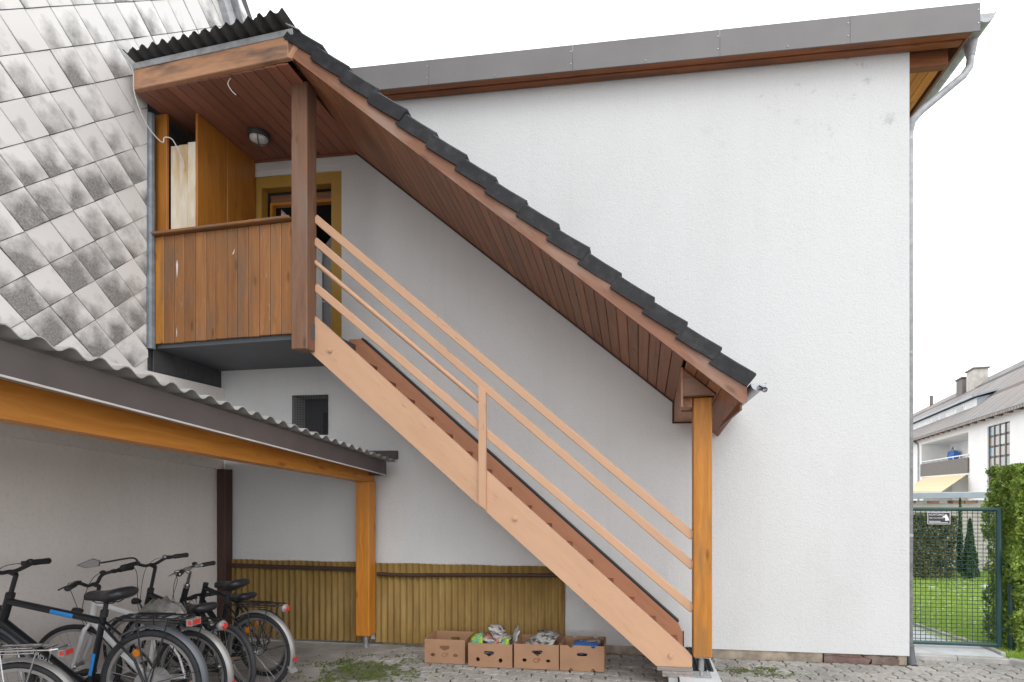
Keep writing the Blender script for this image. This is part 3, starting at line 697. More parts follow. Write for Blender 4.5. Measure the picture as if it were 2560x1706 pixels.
# boxed beam over the post
so = lambda y, x: zs(x)+(zb(x)-zs(x))*(-y/1.33)
for xa, ye in ((.325, -1.13), (.575, -.80)): prism('beam_box_side', [(-.004, 2.515), (ye, 2.515), (ye, so(ye, xa)-.002), (-.004, so(0, xa)-.002)], xa, xa+.018, 'soffit', can, U=(0, 1, 0), axis='X')
box('beam_box_bottom', .3435, .5745, -.80, -.004, 2.518, 2.536, 'soffit', can)
box('beam_box_filler', .3435, .435, -1.0, -.801, 2.53, 2.66, 'soffit', can)
box('beam_box_trim', .318, .60, -.022, -.003, 2.502, 2.5145, 'darkwood', can); box('beam_box_trim', .306, .3245, -.022, -.003, 2.502, 2.73, 'darkwood', can)
prism('post_bracket', [(.3445, 2.612), (.632, 2.627), (.632, so(-1.1, .632)+.004), (.3445, so(-1.1, .3445)+.004)], -1.12, -1.003, 'brown', can)
prism('barge_board', [(-3.215, zb(-3.215)+.005), (-3.215, zb(-3.215)+.205), (.84, zb(.84)+.205), (.84, zb(.84)+.045), (.80, zb(.80)+.0)], YB-.02, YB+.02, 'barge', can, U=(.78, 0, -.63))
plank('end_board', (.80, YB+.03, 2.52), (.755, -.01, 2.47), .14, .02, 'brown', can, (0, 0, 1))
# roof deck
deck = mk('roof_deck', [(-3.25, YB+.02, zb(-3.25)+.17), (.86, YB+.02, zb(.86)+.17), (.86, -.01, zb(.86)+.17), (-3.25, -.01, zb(-3.25)+.17), (-3.25, YB+.02, zb(-3.25)+.13), (.84, YB+.02, zb(.84)+.13), (.84, -.01, zb(.84)+.13), (-3.25, -.01, zb(-3.25)+.13)],
          [[0, 1, 2, 3], [4, 7, 6, 5], [0, 4, 5, 1], [1, 5, 6, 2], [2, 6, 7, 3], [3, 7, 4, 0]], 'darkwood', can, world=True)
# verge tiles and field tiles
TL = .366
def tile_mesh(verge):
    # local x down the slope, y along depth (0 = outer edge), z normal
    prof = ([(0, -.095), (0, .022), (.012, .034), (.10, .030), (.21, .018), (.26, .028), (.26, .012), (.21, .002), (.10, .014), (.018, .016), (.016, -.095)] if verge
            else [(0, .012), (.0, .030), (.05, .040), (.13, .022), (.20, .022), (.27, .036), (.27, .018), (.20, .004), (.13, .004), (.05, .022)])
    n = len(prof); V = []
    secs = ((0, -.004, .0), (TL*.5, .011, .0), (TL-.012, .031, .0), (TL, .025, .008))
    for xx, dz, ins in secs: V += [(xx, yy, zz+dz-(ins if zz > 0 else -ins)) for yy, zz in prof]
    F = [list(range(n))[::-1], [(len(secs)-1)*n+i for i in range(n)]]
    for k in range(len(secs)-1): F += [[k*n+i, k*n+(i+1) % n, (k+1)*n+(i+1) % n, (k+1)*n+i] for i in range(n)]
    return V, F
tm = {}
for vg in (True, False):
    V, F = tile_mesh(vg); me = bpy.data.meshes.new('roof_tile'); me.from_pydata(V, [], F); me.materials.append(MAT['tile'])
    _bm = bmesh.new(); _bm.from_mesh(me); bmesh.ops.recalc_face_normals(_bm, faces=_bm.faces); _bm.to_mesh(me); _bm.free(); tm[vg] = me
sd = Vector((math.cos(AL), 0, -math.sin(AL))); nrm = Vector((math.sin(AL), 0, math.cos(AL)))
T0 = Vector((-3.195, 0, 6.045)); step = .3497
TOPZ = lambda x: zb(x)+.255
for k in range(15):
    for c in range(5):
        y0 = YB-.045+(0 if c == 0 else .262+(c-1)*.262)
        x0 = -3.20+k*step*math.cos(AL)
        if k == 14 and False: continue
        p = Vector((x0+rnd.uniform(-.004, .004), y0+rnd.uniform(-.004, .004), TOPZ(x0)-.015))
        M = Matrix.Translation(p) @ Matrix(((sd.x, 0, nrm.x, 0), (0, 1, 0, 0), (sd.z, 0, nrm.z, 0), (0, 0, 0, 1))) @ Matrix.Rotation(rnd.gauss(0, .018), 4, 'Z') @ Matrix.Rotation(rnd.gauss(0, .015), 4, 'X') @ Matrix.Rotation(rnd.gauss(0, .010), 4, 'Y')
        put(bpy.data.objects.new('roof_tile', tm[c == 0]), deck, M)
# gutter of the canopy
cg = gutter(can, .925, 2.655, .060, YB-.05, -.03, 'zinc', 'gutter')
mb = MB(); ring = lambda r: [(r[0]*math.cos(2*math.pi*k/12), 0, r[0]*math.sin(2*math.pi*k/12)) for k in range(12)]
A = Vector((.935, YB-.06, 2.62)); B = Vector((.955, YB-.15, 2.585)); mb.tube([A, B], .022, 12, cap=False); mb.tube([A, B], .019, 12, cap=False); mb.build('spout', 'chrome', cg, world=True)
# level part over the balcony
x = -5.0; k = 0
while x < -3.31:
    m = x+.0625; fy = -1.19-.16*(m+4.95)/1.75
    plank('ceiling_board', (m, -.006, 5.712), (m+.0, fy, 5.722), .1195, .020, 'ceiling', can, (1, 0, 0), .008); x += .125
box('ceiling_trim', -4.99, -3.31, -.03, -.004, 5.680, 5.700, 'ceiling', can)
bm_ = plank('front_beam', (-4.965, -1.205, 5.815), (-3.215, -1.365, 5.835), .20, .05, 'beamwood', can, (0, 0, 1), .006)
plank('beam_end', (-3.21, -1.37, 5.735), (-3.10, -1.37, 5.895), .055, .03, 'beamwood', can, (1, 0, -.8))
plank('edge_flashing', (-4.96, -1.24, 5.935), (-3.16, -1.40, 5.955), .055, .012, 'zinc_dull', can, (0, -.1, 1))
box('flat_deck', -5.05, -3.18, -1.15, -.01, 5.78, 5.83, 'darkwood', can)
nW = 15; V = []; F = []; seg = 8
for i in range(nW*seg+1):
    t = i/(nW*seg); xx = -4.98+1.80*t; fy = -1.33-.20*t
    hz = .024*math.cos(2*math.pi*t*nW)*(1+.15*math.sin(i*.37))
    for yy, dz in ((fy+rnd.uniform(-.006, .006), .055+.035*t), (-1.0, .0+.05*t), (-.02, .0+.08*t)):
        V.append((xx, yy, 5.955+dz+hz)); V.append((xx, yy, 5.949+dz+hz))
for i in range(nW*seg):
    a = i*6; b = a+6
    F += [[a, b, b+2, a+2], [a+2, b+2, b+4, a+4], [a+1, a+3, b+3, b+1], [a+3, a+5, b+5, b+3], [a, a+1, b+1, b], [a+4, b+4, b+5, a+5]]
mk('corrugated_sheet', V, F, 'darksheet', can, smooth=True, world=True)
plank('ridge_flashing', (-3.18, -1.42, 6.00), (-3.18, -.02, 6.06), .20, .01, 'zinc_dull', can, (1, 0, -.5))
# lower post with its steel foot
plank('canopy_post', (.525, -.92, .285), (.525, -.92, 2.635), .165, .165, 'orange_worn', can, (1, 0, 0), .008)
mb = MB(); mb.box((.52, -.92, .279), (.12, .12, .010)); mb.cyl((.52, -.92, .28), (.52, -.92, .245), .016); mb.cyl((.52, -.92, .245), (.52, -.92, .15), .026, 8); mb.cyl((.52, -.92, .15), (.52, -.92, .112), .015); mb.box((.52, -.92, .108), (.17, .13, .008))
for dx, dy in ((-.06, -.045), (.06, -.045), (.06, .045)): mb.cyl((.52+dx, -.92+dy, .108), (.52+dx, -.92+dy, .135), .007, 6)
mb.build('post_foot', 'steel', can, world=True)

# ================================================================== STAIRCASE
stair = thing('staircase', 'salmon painted wooden outside stair with slatted handrail', 'staircase', (-1.4, -.5, 0))
def stringer(y0, y1, dz=0, x0=-3.27):
    zt = lambda x: 3.565-.879*(x+3.29)+dz; zl = lambda x: 3.165-.879*(x+3.29)+dz
    poly = [(x0, zl(x0)), (x0, zt(x0)), (.40, zt(.40)), (.435, zt(.40)-.04), (.435, .185), (.115, .185)]
    return prism('stringer', poly, y0, y1, 'salmon', stair, U=(.75, 0, -.66))
s1 = stringer(-.965, -.915); 
zt2 = lambda x: 3.49-.868*(x+3.30)
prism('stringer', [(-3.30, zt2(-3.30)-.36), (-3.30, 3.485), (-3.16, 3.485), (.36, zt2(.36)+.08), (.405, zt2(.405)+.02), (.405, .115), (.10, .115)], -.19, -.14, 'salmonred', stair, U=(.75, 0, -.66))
plank('black_strip', (-3.16, -.13, 3.493), (.36, -.13, zt2(.36)+.088), .03, .10, 'black', stair, (0, 0, 1), .002)  # black line along the top edge of the far stringer
plank('black_strip', (.412, -.16, zt2(.405)+.03), (.412, -.16, .14), .05, .012, 'black', stair, (0, 1, 0), .002)  # black line down the end of the far stringer
for k in range(16):
    zz = 3.150-k*.193; xx = -3.085+k*.2205
    plank('tread', (xx, -.914, zz), (xx, -.191, zz), .25, .035, 'treadpaint', stair, (1, 0, 0), .005)
for x, z in ((-3.06, 3.16), (-1.20, 1.52), (.245, .285)):
    mb = MB(); mb.cyl((x, -.966, z), (x, -.982, z), .026, 6, .024); mb.cyl((x, -.982, z), (x, -.99, z), .011, 8); mb.build('bolt', 'salmon', stair, world=True)
RY = -.945
def rail(za0, za1, w, t, x0=-3.232, x1=.445, name='handrail'):
    z = lambda x: za0+(za1-za0)*(x+3.31)/3.73
    return plank(name, (x0, RY, z(x0)), (x1, RY, z(x1)), w, t, 'salmon', stair, (0, 0, 1), .006)
rail(4.55, 1.385, .078, .035); rail(4.325, 1.115, .074, .045); rail(3.87, .725, .076, .030)
z = lambda x: 4.11+(2.63-4.11)*(x+3.31)/1.76
mb = MB(); mb.tube([(-3.24, RY, z(-3.24)), (-1.555, RY, z(-1.555))], .024, 12); mb.build('round_rail', 'salmon', stair, world=True)
prism('baluster', [(-1.545, 1.655), (-1.475, 1.60), (-1.475, 2.72), (-1.545, 2.78)], -.998, -.966, 'salmon', stair, U=(0, 0, 1))
# packing boards and block under the stringer foot
for k, (x0, x1, z0, z1) in enumerate(((.12, .44, .150, .183), (.165, .435, .121, .149), (.17, .435, .094, .120))): box('packing_board', x0, x1, -.985+.004*k, -.70, z0, z1, 'greywood', stair, .003)
box('support_block', .225, .31, -.96, -.74, -.02, .093, 'slab', stair)
# step slab and mat
st_ = thing('concrete_step', 'low pale concrete step slab under the orange post', 'step', (.5, -.6, 0))
mk('slab', [(.32, -1.30, 0), (.69, -1.30, 0), (.655, -.02, 0), (.32, -.02, 0), (.32, -1.30, .10), (.69, -1.30, .10), (.655, -.02, .10), (.32, -.02, .10)], [[0, 3, 2, 1], [4, 5, 6, 7], [0, 1, 5, 4], [1, 2, 6, 5], [2, 3, 7, 6], [3, 0, 4, 7]], 'slab', st_, world=True)
mt = thing('door_mat', 'black ribbed rubber mat on the concrete step', 'mat', (.53, -.45, .1))
box('base', .40, .645, -.80, -.06, .1005, .112, 'mat_rubber', mt)
for i in range(14):
    yy = -.79+.052*i; mb = MB(); mb.tube([(.405+.234*k/12, yy+.012*math.cos(k*math.pi), .117+.004*math.sin(k*2)) for k in range(13)], .008, 5); mb.build('rib', 'mat_rubber', mt, world=True)
# lamp, cables
lamp = thing('bulkhead_lamp', 'round caged bulkhead lamp on the red-brown ceiling boards', 'lamp', (-4.19, -.48, 5.70))
lc = Vector((-4.19, -.48, 5.70))
mb = MB(); mb.tube([lc, lc-Vector((0, 0, .02)), lc-Vector((0, 0, .05)), lc-Vector((0, 0, .055))], [.112, .118, .112, .098], 20); mb.build('housing', 'lampbody', lamp, world=True)
mb = MB(); mb.loft([[lc+Vector((.096*math.cos(a)*math.cos(2*math.pi*k/16), .096*math.cos(a)*math.sin(2*math.pi*k/16), -.055-.06*math.sin(a))) for k in range(16)] for a in (0, .4, .8, 1.2, 1.5)]); mb.build('glass', 'lampglass', lamp, world=True, smooth=True)
mb = MB()
for a in (0, math.pi/2): mb.tube([lc+Vector((.103*math.cos(b)*math.cos(a+.5), .103*math.cos(b)*math.sin(a+.5), -.055-.067*math.sin(b))) for b in [math.pi*i/10 for i in range(11)]], .005, 5)
mb.tube([lc+Vector((.065*math.cos(b), .065*math.sin(b), -.091)) for b in [2*math.pi*i/16 for i in range(16)]], .004, 5, closed=True); mb.build('cage', 'lampbody', lamp, world=True)
def catmull(P, n=8):
    P = [Vector(p) for p in P]; Q = [P[0]]+P+[P[-1]]; out = []
    for i in range(1, len(Q)-2):
        for k in range(n):
            t = k/n; a, b, c, d = Q[i-1:i+3]; out.append(.5*((2*b)+(c-a)*t+(2*a-5*b+4*c-d)*t*t+(3*b-a-3*c+d)*t**3))
    return out+[P[-1]]
cab = thing('loose_cable', 'thin pale cable hanging from the roof corner to the closet', 'cable', (-4.9, -1.1, 5.3))
mb = MB(); mb.tube(catmull([(-4.99, -1.30, 5.98), (-4.93, -1.27, 5.86), (-4.935, -1.25, 5.66), (-4.90, -1.15, 5.42), (-4.83, -1.05, 5.30), (-4.815, -1.03, 5.36), (-4.77, -.98, 5.36), (-4.735, -.90, 5.20), (-4.735, -.88, 5.12)], 6), .0055, 6); mb.build('wire', 'cable', cab, world=True, smooth=True)
cab2 = thing('wire_stub', 'short curved wire stub under the front beam', 'cable', (-3.9, -1.25, 5.6))
mb = MB(); mb.tube(catmull([(-3.90, -1.25, 5.715), (-3.925, -1.26, 5.66), (-3.90, -1.25, 5.60), (-3.855, -1.24, 5.555)], 6), .004, 6); mb.build('wire', 'cable', cab2, world=True, smooth=True)

# ================================================================== BIKE SHELTER
shel = thing('bike_shelter', 'open bike shelter with orange beam and grey corrugated roof', 'shelter', (-3.1, -.2, 0))  # unseen end of roof, beam and boards cut short to light the left wall
plank('shelter_post', (-3.115, -.16, .15), (-3.115, -.16, 1.88), .16, .16, 'orange', shel, (1, 0, 0), .008)
mb = MB(); mb.cyl((-3.115, -.16, .15), (-3.115, -.16, 0), .028, 10); mb.cyl((-3.115, -.16, .13), (-3.115, -.16, .10), .032, 10); mb.build('post_foot', 'steel', shel, world=True)
bz = lambda y: 1.865-.074*(y+.08)
plank('shelter_post', (-3.115, -4.55, .15), (-3.115, -4.55, 2.18), .16, .16, 'orange', shel, (1, 0, 0), .008)  # unseen post added under the shortened roof end
mb = MB(); mb.cyl((-3.115, -4.55, .15), (-3.115, -4.55, 0), .028, 10); mb.build('post_foot', 'steel', shel, world=True)
prism('eaves_beam', [(-.06, bz(-.06)), (-.06, 2.0), (-4.7, 2.0+.0885*4.64), (-4.7, bz(-4.7))], -3.20, -3.06, 'orange', shel, U=(0, 1, -.08), axis='X')
prism('soffit_strip', [(-.16, 1.985), (-.16, 2.0), (-4.7, 2.0+.0935*4.54), (-4.7, 1.985+.0935*4.54)], -3.05, -2.94, 'palestrip', shel, U=(0, 1, 0), axis='X')
fz = lambda y: 1.945-.0955*(y+.21)
fas = prism('fascia_board', [(-.20, fz(-.20)), (-.20, fz(-.20)+.155), (-4.7, fz(-4.7)+.165), (-4.7, fz(-4.7))], -2.87, -2.85, 'brownboard', shel, U=(0, 1, 0), axis='X')
prism('fascia_return', [(-2.87, 1.946), (-2.87, 2.09), (-3.06, 2.09), (-3.06, 1.946)], -.199, -.18, 'brownboard', shel)
plank('lower_edge', (-2.852, -.21, 1.95), (-2.852, -4.7, 1.95+.0955*4.49), .012, .012, 'palestrip', shel, (0, 0, 1), .002)
# corrugated roof sheet
V = []; F = []; per = .1465; n = int(4.7/per*8)
cz = lambda y: 2.53-.102*(y+3.92)
for i in range(n+1):
    y = -.10-4.7*i/n; ph = 2*math.pi*(y+3.81)/per
    w = math.cos(ph); hz = .019*(w if w < 0 else w**.8)
    for x, dz in ((-2.795, 0), (-5.05, .10)):
        V.append((x, y, cz(y)-.024+hz+dz)); V.append((x, y, cz(y)-.030+hz+dz))
for i in range(n):
    a = i*4; b = a+4; F += [[a, a+2, b+2, b], [a+1, b+1, b+3, a+3], [a, b, b+1, a+1]]
mk('corrugated_roof', V, F, 'lightsheet', shel, smooth='auto', world=True)
box('wall_flashing', -3.55, -2.80, -.06, -.004, 2.14, 2.235, 'brownboard', shel)
wz = lambda y: 2.03-.082*(y+.12)
prism('wall_plate', [(-.11, wz(-.11)), (-.11, wz(-.11)+.12), (-4.7, wz(-4.7)+.12), (-4.7, wz(-4.7))], -4.998, -4.955, 'taupe', shel, axis='X')
box('corner_post', -4.995, -4.885, -.13, -.01, .0, 2.03, 'darkwood', shel, .006)
# ochre corrugated panels on the wall
def wavesheet(name, x0, x1, z0, z1, label, per=.0764):
    n = int((x1-x0)/per*8); V = []; F = []
    t = thing(name, label, 'panel', ((x0+x1)/2, -.03, z0), group=None)
    for i in range(n+1):
        x = x0+(x1-x0)*i/n; y = -.022-.013*math.cos(2*math.pi*x/per)
        for z in (z0, z1-.004*(x-x0)+.003*math.sin(x*9)): V.append((x, y, z)); V.append((x, y+.003, z))
    for i in range(n):
        a = i*4; b = a+4; F += [[a, b, b+2, a+2], [a+1, a+3, b+3, b+1], [a+2, b+2, b+3, a+3]]
    mk('sheet', V, F, 'ochresheet', t, smooth=True, world=True); return t
w1 = wavesheet('corrugated_panel', -4.88, -3.12, .03, .955, 'ochre corrugated plastic panel behind the bicycles, left of the shelter post')
w2 = wavesheet('corrugated_panel', -3.08, -.86, .03, .945, 'ochre corrugated plastic panel on the wall behind the cardboard boxes')
plank('batten', (-4.88, -.046, .885), (-3.20, -.046, .868), .05, .022, 'darkwood', w1, (0, 0, 1))
mb = MB(); mb.tube(catmull([(-3.03, -.05, .822), (-2.7, -.052, .815), (-2.3, -.054, .824), (-1.9, -.05, .832), (-1.5, -.052, .838), (-.93, -.05, .845)], 6), .021, 7); mb.build('batten', 'darkwood', w2, world=True)

# ================================================================== CARDBOARD BOXES
def carton(label, x0, x1, y0, dep, h, holes, notch, word, ang):
    t = thing('cardboard_box', label, 'box', ((x0+x1)/2, y0+dep/2, .006), ang, 'cardboard boxes below the stair')
    w = x1-x0; th = .005; W = WM[t]
    outer = [(-w/2, 0), (w/2, 0), (w/2, h), (-w/2, h)]
    if notch:
        def nt_(cx, z, s): return [(cx+s*.024*math.cos(a), z-abs(.024*math.sin(a))*(1 if z > .1 else -1)) for a in [math.pi*i/6 for i in range(7)]]
        outer = [(-w/2, 0)]+nt_(-.11, 0, -1)+nt_(.11, 0, -1)+[(w/2, 0), (w/2, h)]+nt_(.11, h, 1)+nt_(-.11, h, 1)+[(-w/2, h)]
    fp = holed('front_wall', outer, holes, th, 'card', t, W @ Matrix.Translation((0, -dep/2, 0)))
    holed('back_wall', outer, holes[:1], th, 'card', t, W @ Matrix.Translation((0, dep/2-th, 0)))
    for s in (-1, 1):
        lean = rnd.uniform(-.02, .02)
        holed('side_wall', [(-dep/2+th+.0005, 0), (dep/2-th-.0005, 0), (dep/2-th-.0005, h), (-dep/2+th+.0005, h)], [], th, 'card', t, W @ Matrix.Translation((s*w/2-(th if s > 0 else 0), 0, 0)) @ Matrix.Rotation(lean, 4, 'Y') @ Matrix.Rotation(math.pi/2, 4, 'Z') @ Matrix.Translation((0, -th, 0)))
    holed('bottom', [(-w/2+.006, -dep/2+.006), (w/2-.006, -dep/2+.006), (w/2-.006, dep/2-.006), (-w/2+.006, dep/2-.006)], [], .004, 'card', t, W @ Matrix.Translation((0, 0, .006)) @ Matrix.Rotation(math.pi/2, 4, 'X'))
    if word: text('lettering', 'CP', .062, word, fp, W @ Matrix.Translation((.005, -dep/2-.0012, h*.345)) @ FACE_FRONT, .0008)
    return t, W
c1 = carton('empty open cardboard box with a faint CP print', -2.24, -1.81, -.60, .34, .245, [slot(.0, .165, .105, .035, tri=.018), oval(-.125, .085, .05, .035), oval(.115, .085, .05, .035)], False, 'print_pale', 0)
c2 = carton('cardboard box crammed with colourful newspapers and a lime leaflet', -1.755, -1.30, -.66, .36, .235, [slot(-.01, .145, .105, .032, tri=.022), oval(-.125, .075, .04, .045), oval(.11, .072, .04, .045)], False, None, R(-1))
c3 = carton('cardboard box of grey newspapers with a dark CP print', -1.283, -.832, -.655, .36, .245, [slot(.01, .172, .11, .028, tri=.03), oval(-.12, .085, .045, .035), oval(.12, .085, .045, .03)], False, 'print_red', 0)
c4 = carton('notched cardboard box with a few blue papers beside the stair', -.822, -.385, -.66, .36, .25, [slot(0, .165, .105, .034)], True, None, R(1))
def paper(label, W, x, y, z, w, d, rx, ry, rz, mat, group, bend=.02, th=.006, name='newspaper'):
    nx_, ny_ = 7, 5; V = []; F = []
    for k in (0, 1):
        for i in range(nx_):
            for j in range(ny_):
                u, v = i/(nx_-1)-.5, j/(ny_-1)-.5
                V.append((u*w, v*d, bend*math.sin(u*3+v*2)+.004*math.sin(u*11+v*7+x*40)+k*th))
    N = nx_*ny_; id_ = lambda k, i, j: k*N+i*ny_+j
    for i in range(nx_-1):
        for j in range(ny_-1):
            F.append([id_(1, i, j), id_(1, i+1, j), id_(1, i+1, j+1), id_(1, i, j+1)]); F.append([id_(0, i, j), id_(0, i, j+1), id_(0, i+1, j+1), id_(0, i+1, j)])
    rim = [(i, 0) for i in range(nx_)]+[(nx_-1, j) for j in range(1, ny_)]+[(i, ny_-1) for i in range(nx_-2, -1, -1)]+[(0, j) for j in range(ny_-2, 0, -1)]
    for a, b in zip(rim, rim[1:]+rim[:1]): F.append([id_(0, *a), id_(0, *b), id_(1, *b), id_(1, *a)])
    M = W @ Matrix.Translation((x, y, z)) @ Matrix.Rotation(rz, 4, 'Z') @ Matrix.Rotation(rx, 4, 'X') @ Matrix.Rotation(ry, 4, 'Y')
    return tag(mk(name, V, F, mat, None, M=M, smooth=True), label, 'newspaper', group)
lab2 = 'loose coloured newspaper heaped in the second cardboard box'; g2 = 'papers in the crammed box'
for i in range(12): paper(lab2, c2[1], rnd.uniform(-.07, .07), rnd.uniform(.0, .05), .10+.013*i, rnd.uniform(.20, .25), rnd.uniform(.16, .20), rnd.uniform(-.08, .22), rnd.uniform(-.22, .22), rnd.uniform(-.3, .3), ('news1', 'news2', 'news3', 'news2')[i % 4], g2, th=.008)
paper('lime green leaflet in the corner of the crammed box', c2[1], -.165, -.09, .235, .13, .17, .45, -.25, .3, 'limepaper', None, name='leaflet')
paper('small lime leaflet near the middle of the crammed box', c2[1], .135, -.12, .225, .08, .12, .6, .1, -.1, 'limepaper', None, name='leaflet')
paper('pale pointed newspaper corner sticking up from the crammed box', c2[1], .02, .06, .285, .18, .20, .6, .3, .8, 'news1', None)
paper('folded newspaper standing upright between the two middle boxes', c2[1], .215, .0, .26, .22, .17, .15, -1.05, .25, 'news1', None, th=.014)
lab3 = 'crumpled grey newspaper lying in the third cardboard box'; g3 = 'papers in the box with dark print'
for i in range(11): paper(lab3, c3[1], rnd.uniform(-.07, .07), rnd.uniform(.0, .05), .11+.012*i, rnd.uniform(.20, .25), rnd.uniform(.16, .20), rnd.uniform(-.08, .2), rnd.uniform(-.18, .18), rnd.uniform(-.3, .3), 'news1' if i % 4 else 'news2', g3, th=.007)
paper('folded front page on top of the third cardboard box', c3[1], .06, -.02, .262, .24, .22, .35, .12, -.25, 'news1', None, th=.01)
lab4 = 'blue and white printed paper inside the notched box'; g4 = 'papers in the notched box'
for i in range(5): paper(lab4, c4[1], rnd.uniform(-.04, .06), rnd.uniform(.0, .05), .15+.014*i, rnd.uniform(.22, .27), rnd.uniform(.16, .20), rnd.uniform(0, .2), rnd.uniform(-.08, .08), rnd.uniform(-.4, .3), ('news3', 'news1', 'news3')[i % 3], g4, th=.01)
paper('blue carton lid across the notched box', c4[1], .03, -.07, .222, .24, .09, .15, .05, -.12, 'bluepaper', None, th=.018, bend=.003, name='carton_lid')

# ================================================================== BICYCLES
def polar(c, r, a): return Vector((c[0]+r*math.cos(a), c[1], c[2]+r*math.sin(a)))
def ringarc(mb, c, r, a0, a1, prof, n):
    """sweep a profile (radial, y) round centre c"""
    closed = abs(a1-a0) > 6.2; m = n if closed else n+1; k = len(prof); V = []; F = []
    for i in range(m):
        a = a0+(a1-a0)*i/n
        V += [Vector((c[0]+(r+dr)*math.cos(a), c[1]+dy, c[2]+(r+dr)*math.sin(a))) for dr, dy in prof]
    for i in range(n):
        j = (i+1) % m
        F += [[i*k+q, i*k+(q+1) % k, j*k+(q+1) % k, j*k+q] for q in range(k)]
    if not closed: F += [list(range(k)), [n*k+q for q in range(k)][::-1]]
    return mb.add(V, F)
RW = .345
TYRE = None
def wheel(parent, W, x, name, tyre_m='tyre', rim_m='alu', hub=.018, steer=0, thick=.021, reflector=False, hubgear=False):
    c = (0, 0, 0); Mw = W @ Matrix.Translation((x, 0, RW)) @ Matrix.Rotation(steer, 4, 'Z')
    mb = MB(); ringarc(mb, c, RW-thick*2-.006, 0, 2*math.pi, [(-.011, -.011), (.010, -.012), (.010, .012), (-.011, .011)], 44)
    w = mb.build(name, rim_m, parent, M=Mw)
    mb = MB(); ringarc(mb, c, RW-thick, 0, 2*math.pi, [(thick*math.cos(t), thick*1.02*math.sin(t)) for t in [2*math.pi*q/8 for q in range(8)]], 44); mb.build('tyre', tyre_m, w, M=Mw, smooth=True)
    mb = MB(); hw = .032
    for q in range(28):
        a = 2*math.pi*q/28; s = -1 if q % 2 else 1; b = a+(.75 if (q//2) % 2 else -.75)
        mb.tube([polar((0, s*hw*.8, 0), hub+.006, b), polar((0, 0, 0), RW-thick*2-.014, a)], .0014, 3, cap=False)
    mb.build('spokes', 'spoke', w, M=Mw, smooth=False)
    mb = MB(); mb.tube([(0, -.06, 0), (0, -.045, 0), (0, -.044, 0), (0, -.03, 0), (0, .03, 0), (0, .044, 0), (0, .06, 0)], [.008, .009, hub*1.2, hub*(1.5 if hubgear else .9), hub*(1.5 if hubgear else .9), hub*1.2, .008], 12); mb.build('hub', 'alu', w, M=Mw)
    if reflector:
        mb = MB(); p = polar((0, -.012, 0), .22, 1.0); mb.cyl(p, p+Vector((0, -.012, 0)), .026, 10); mb.build('spoke_reflector', 'amber', w, M=Mw)
    return w
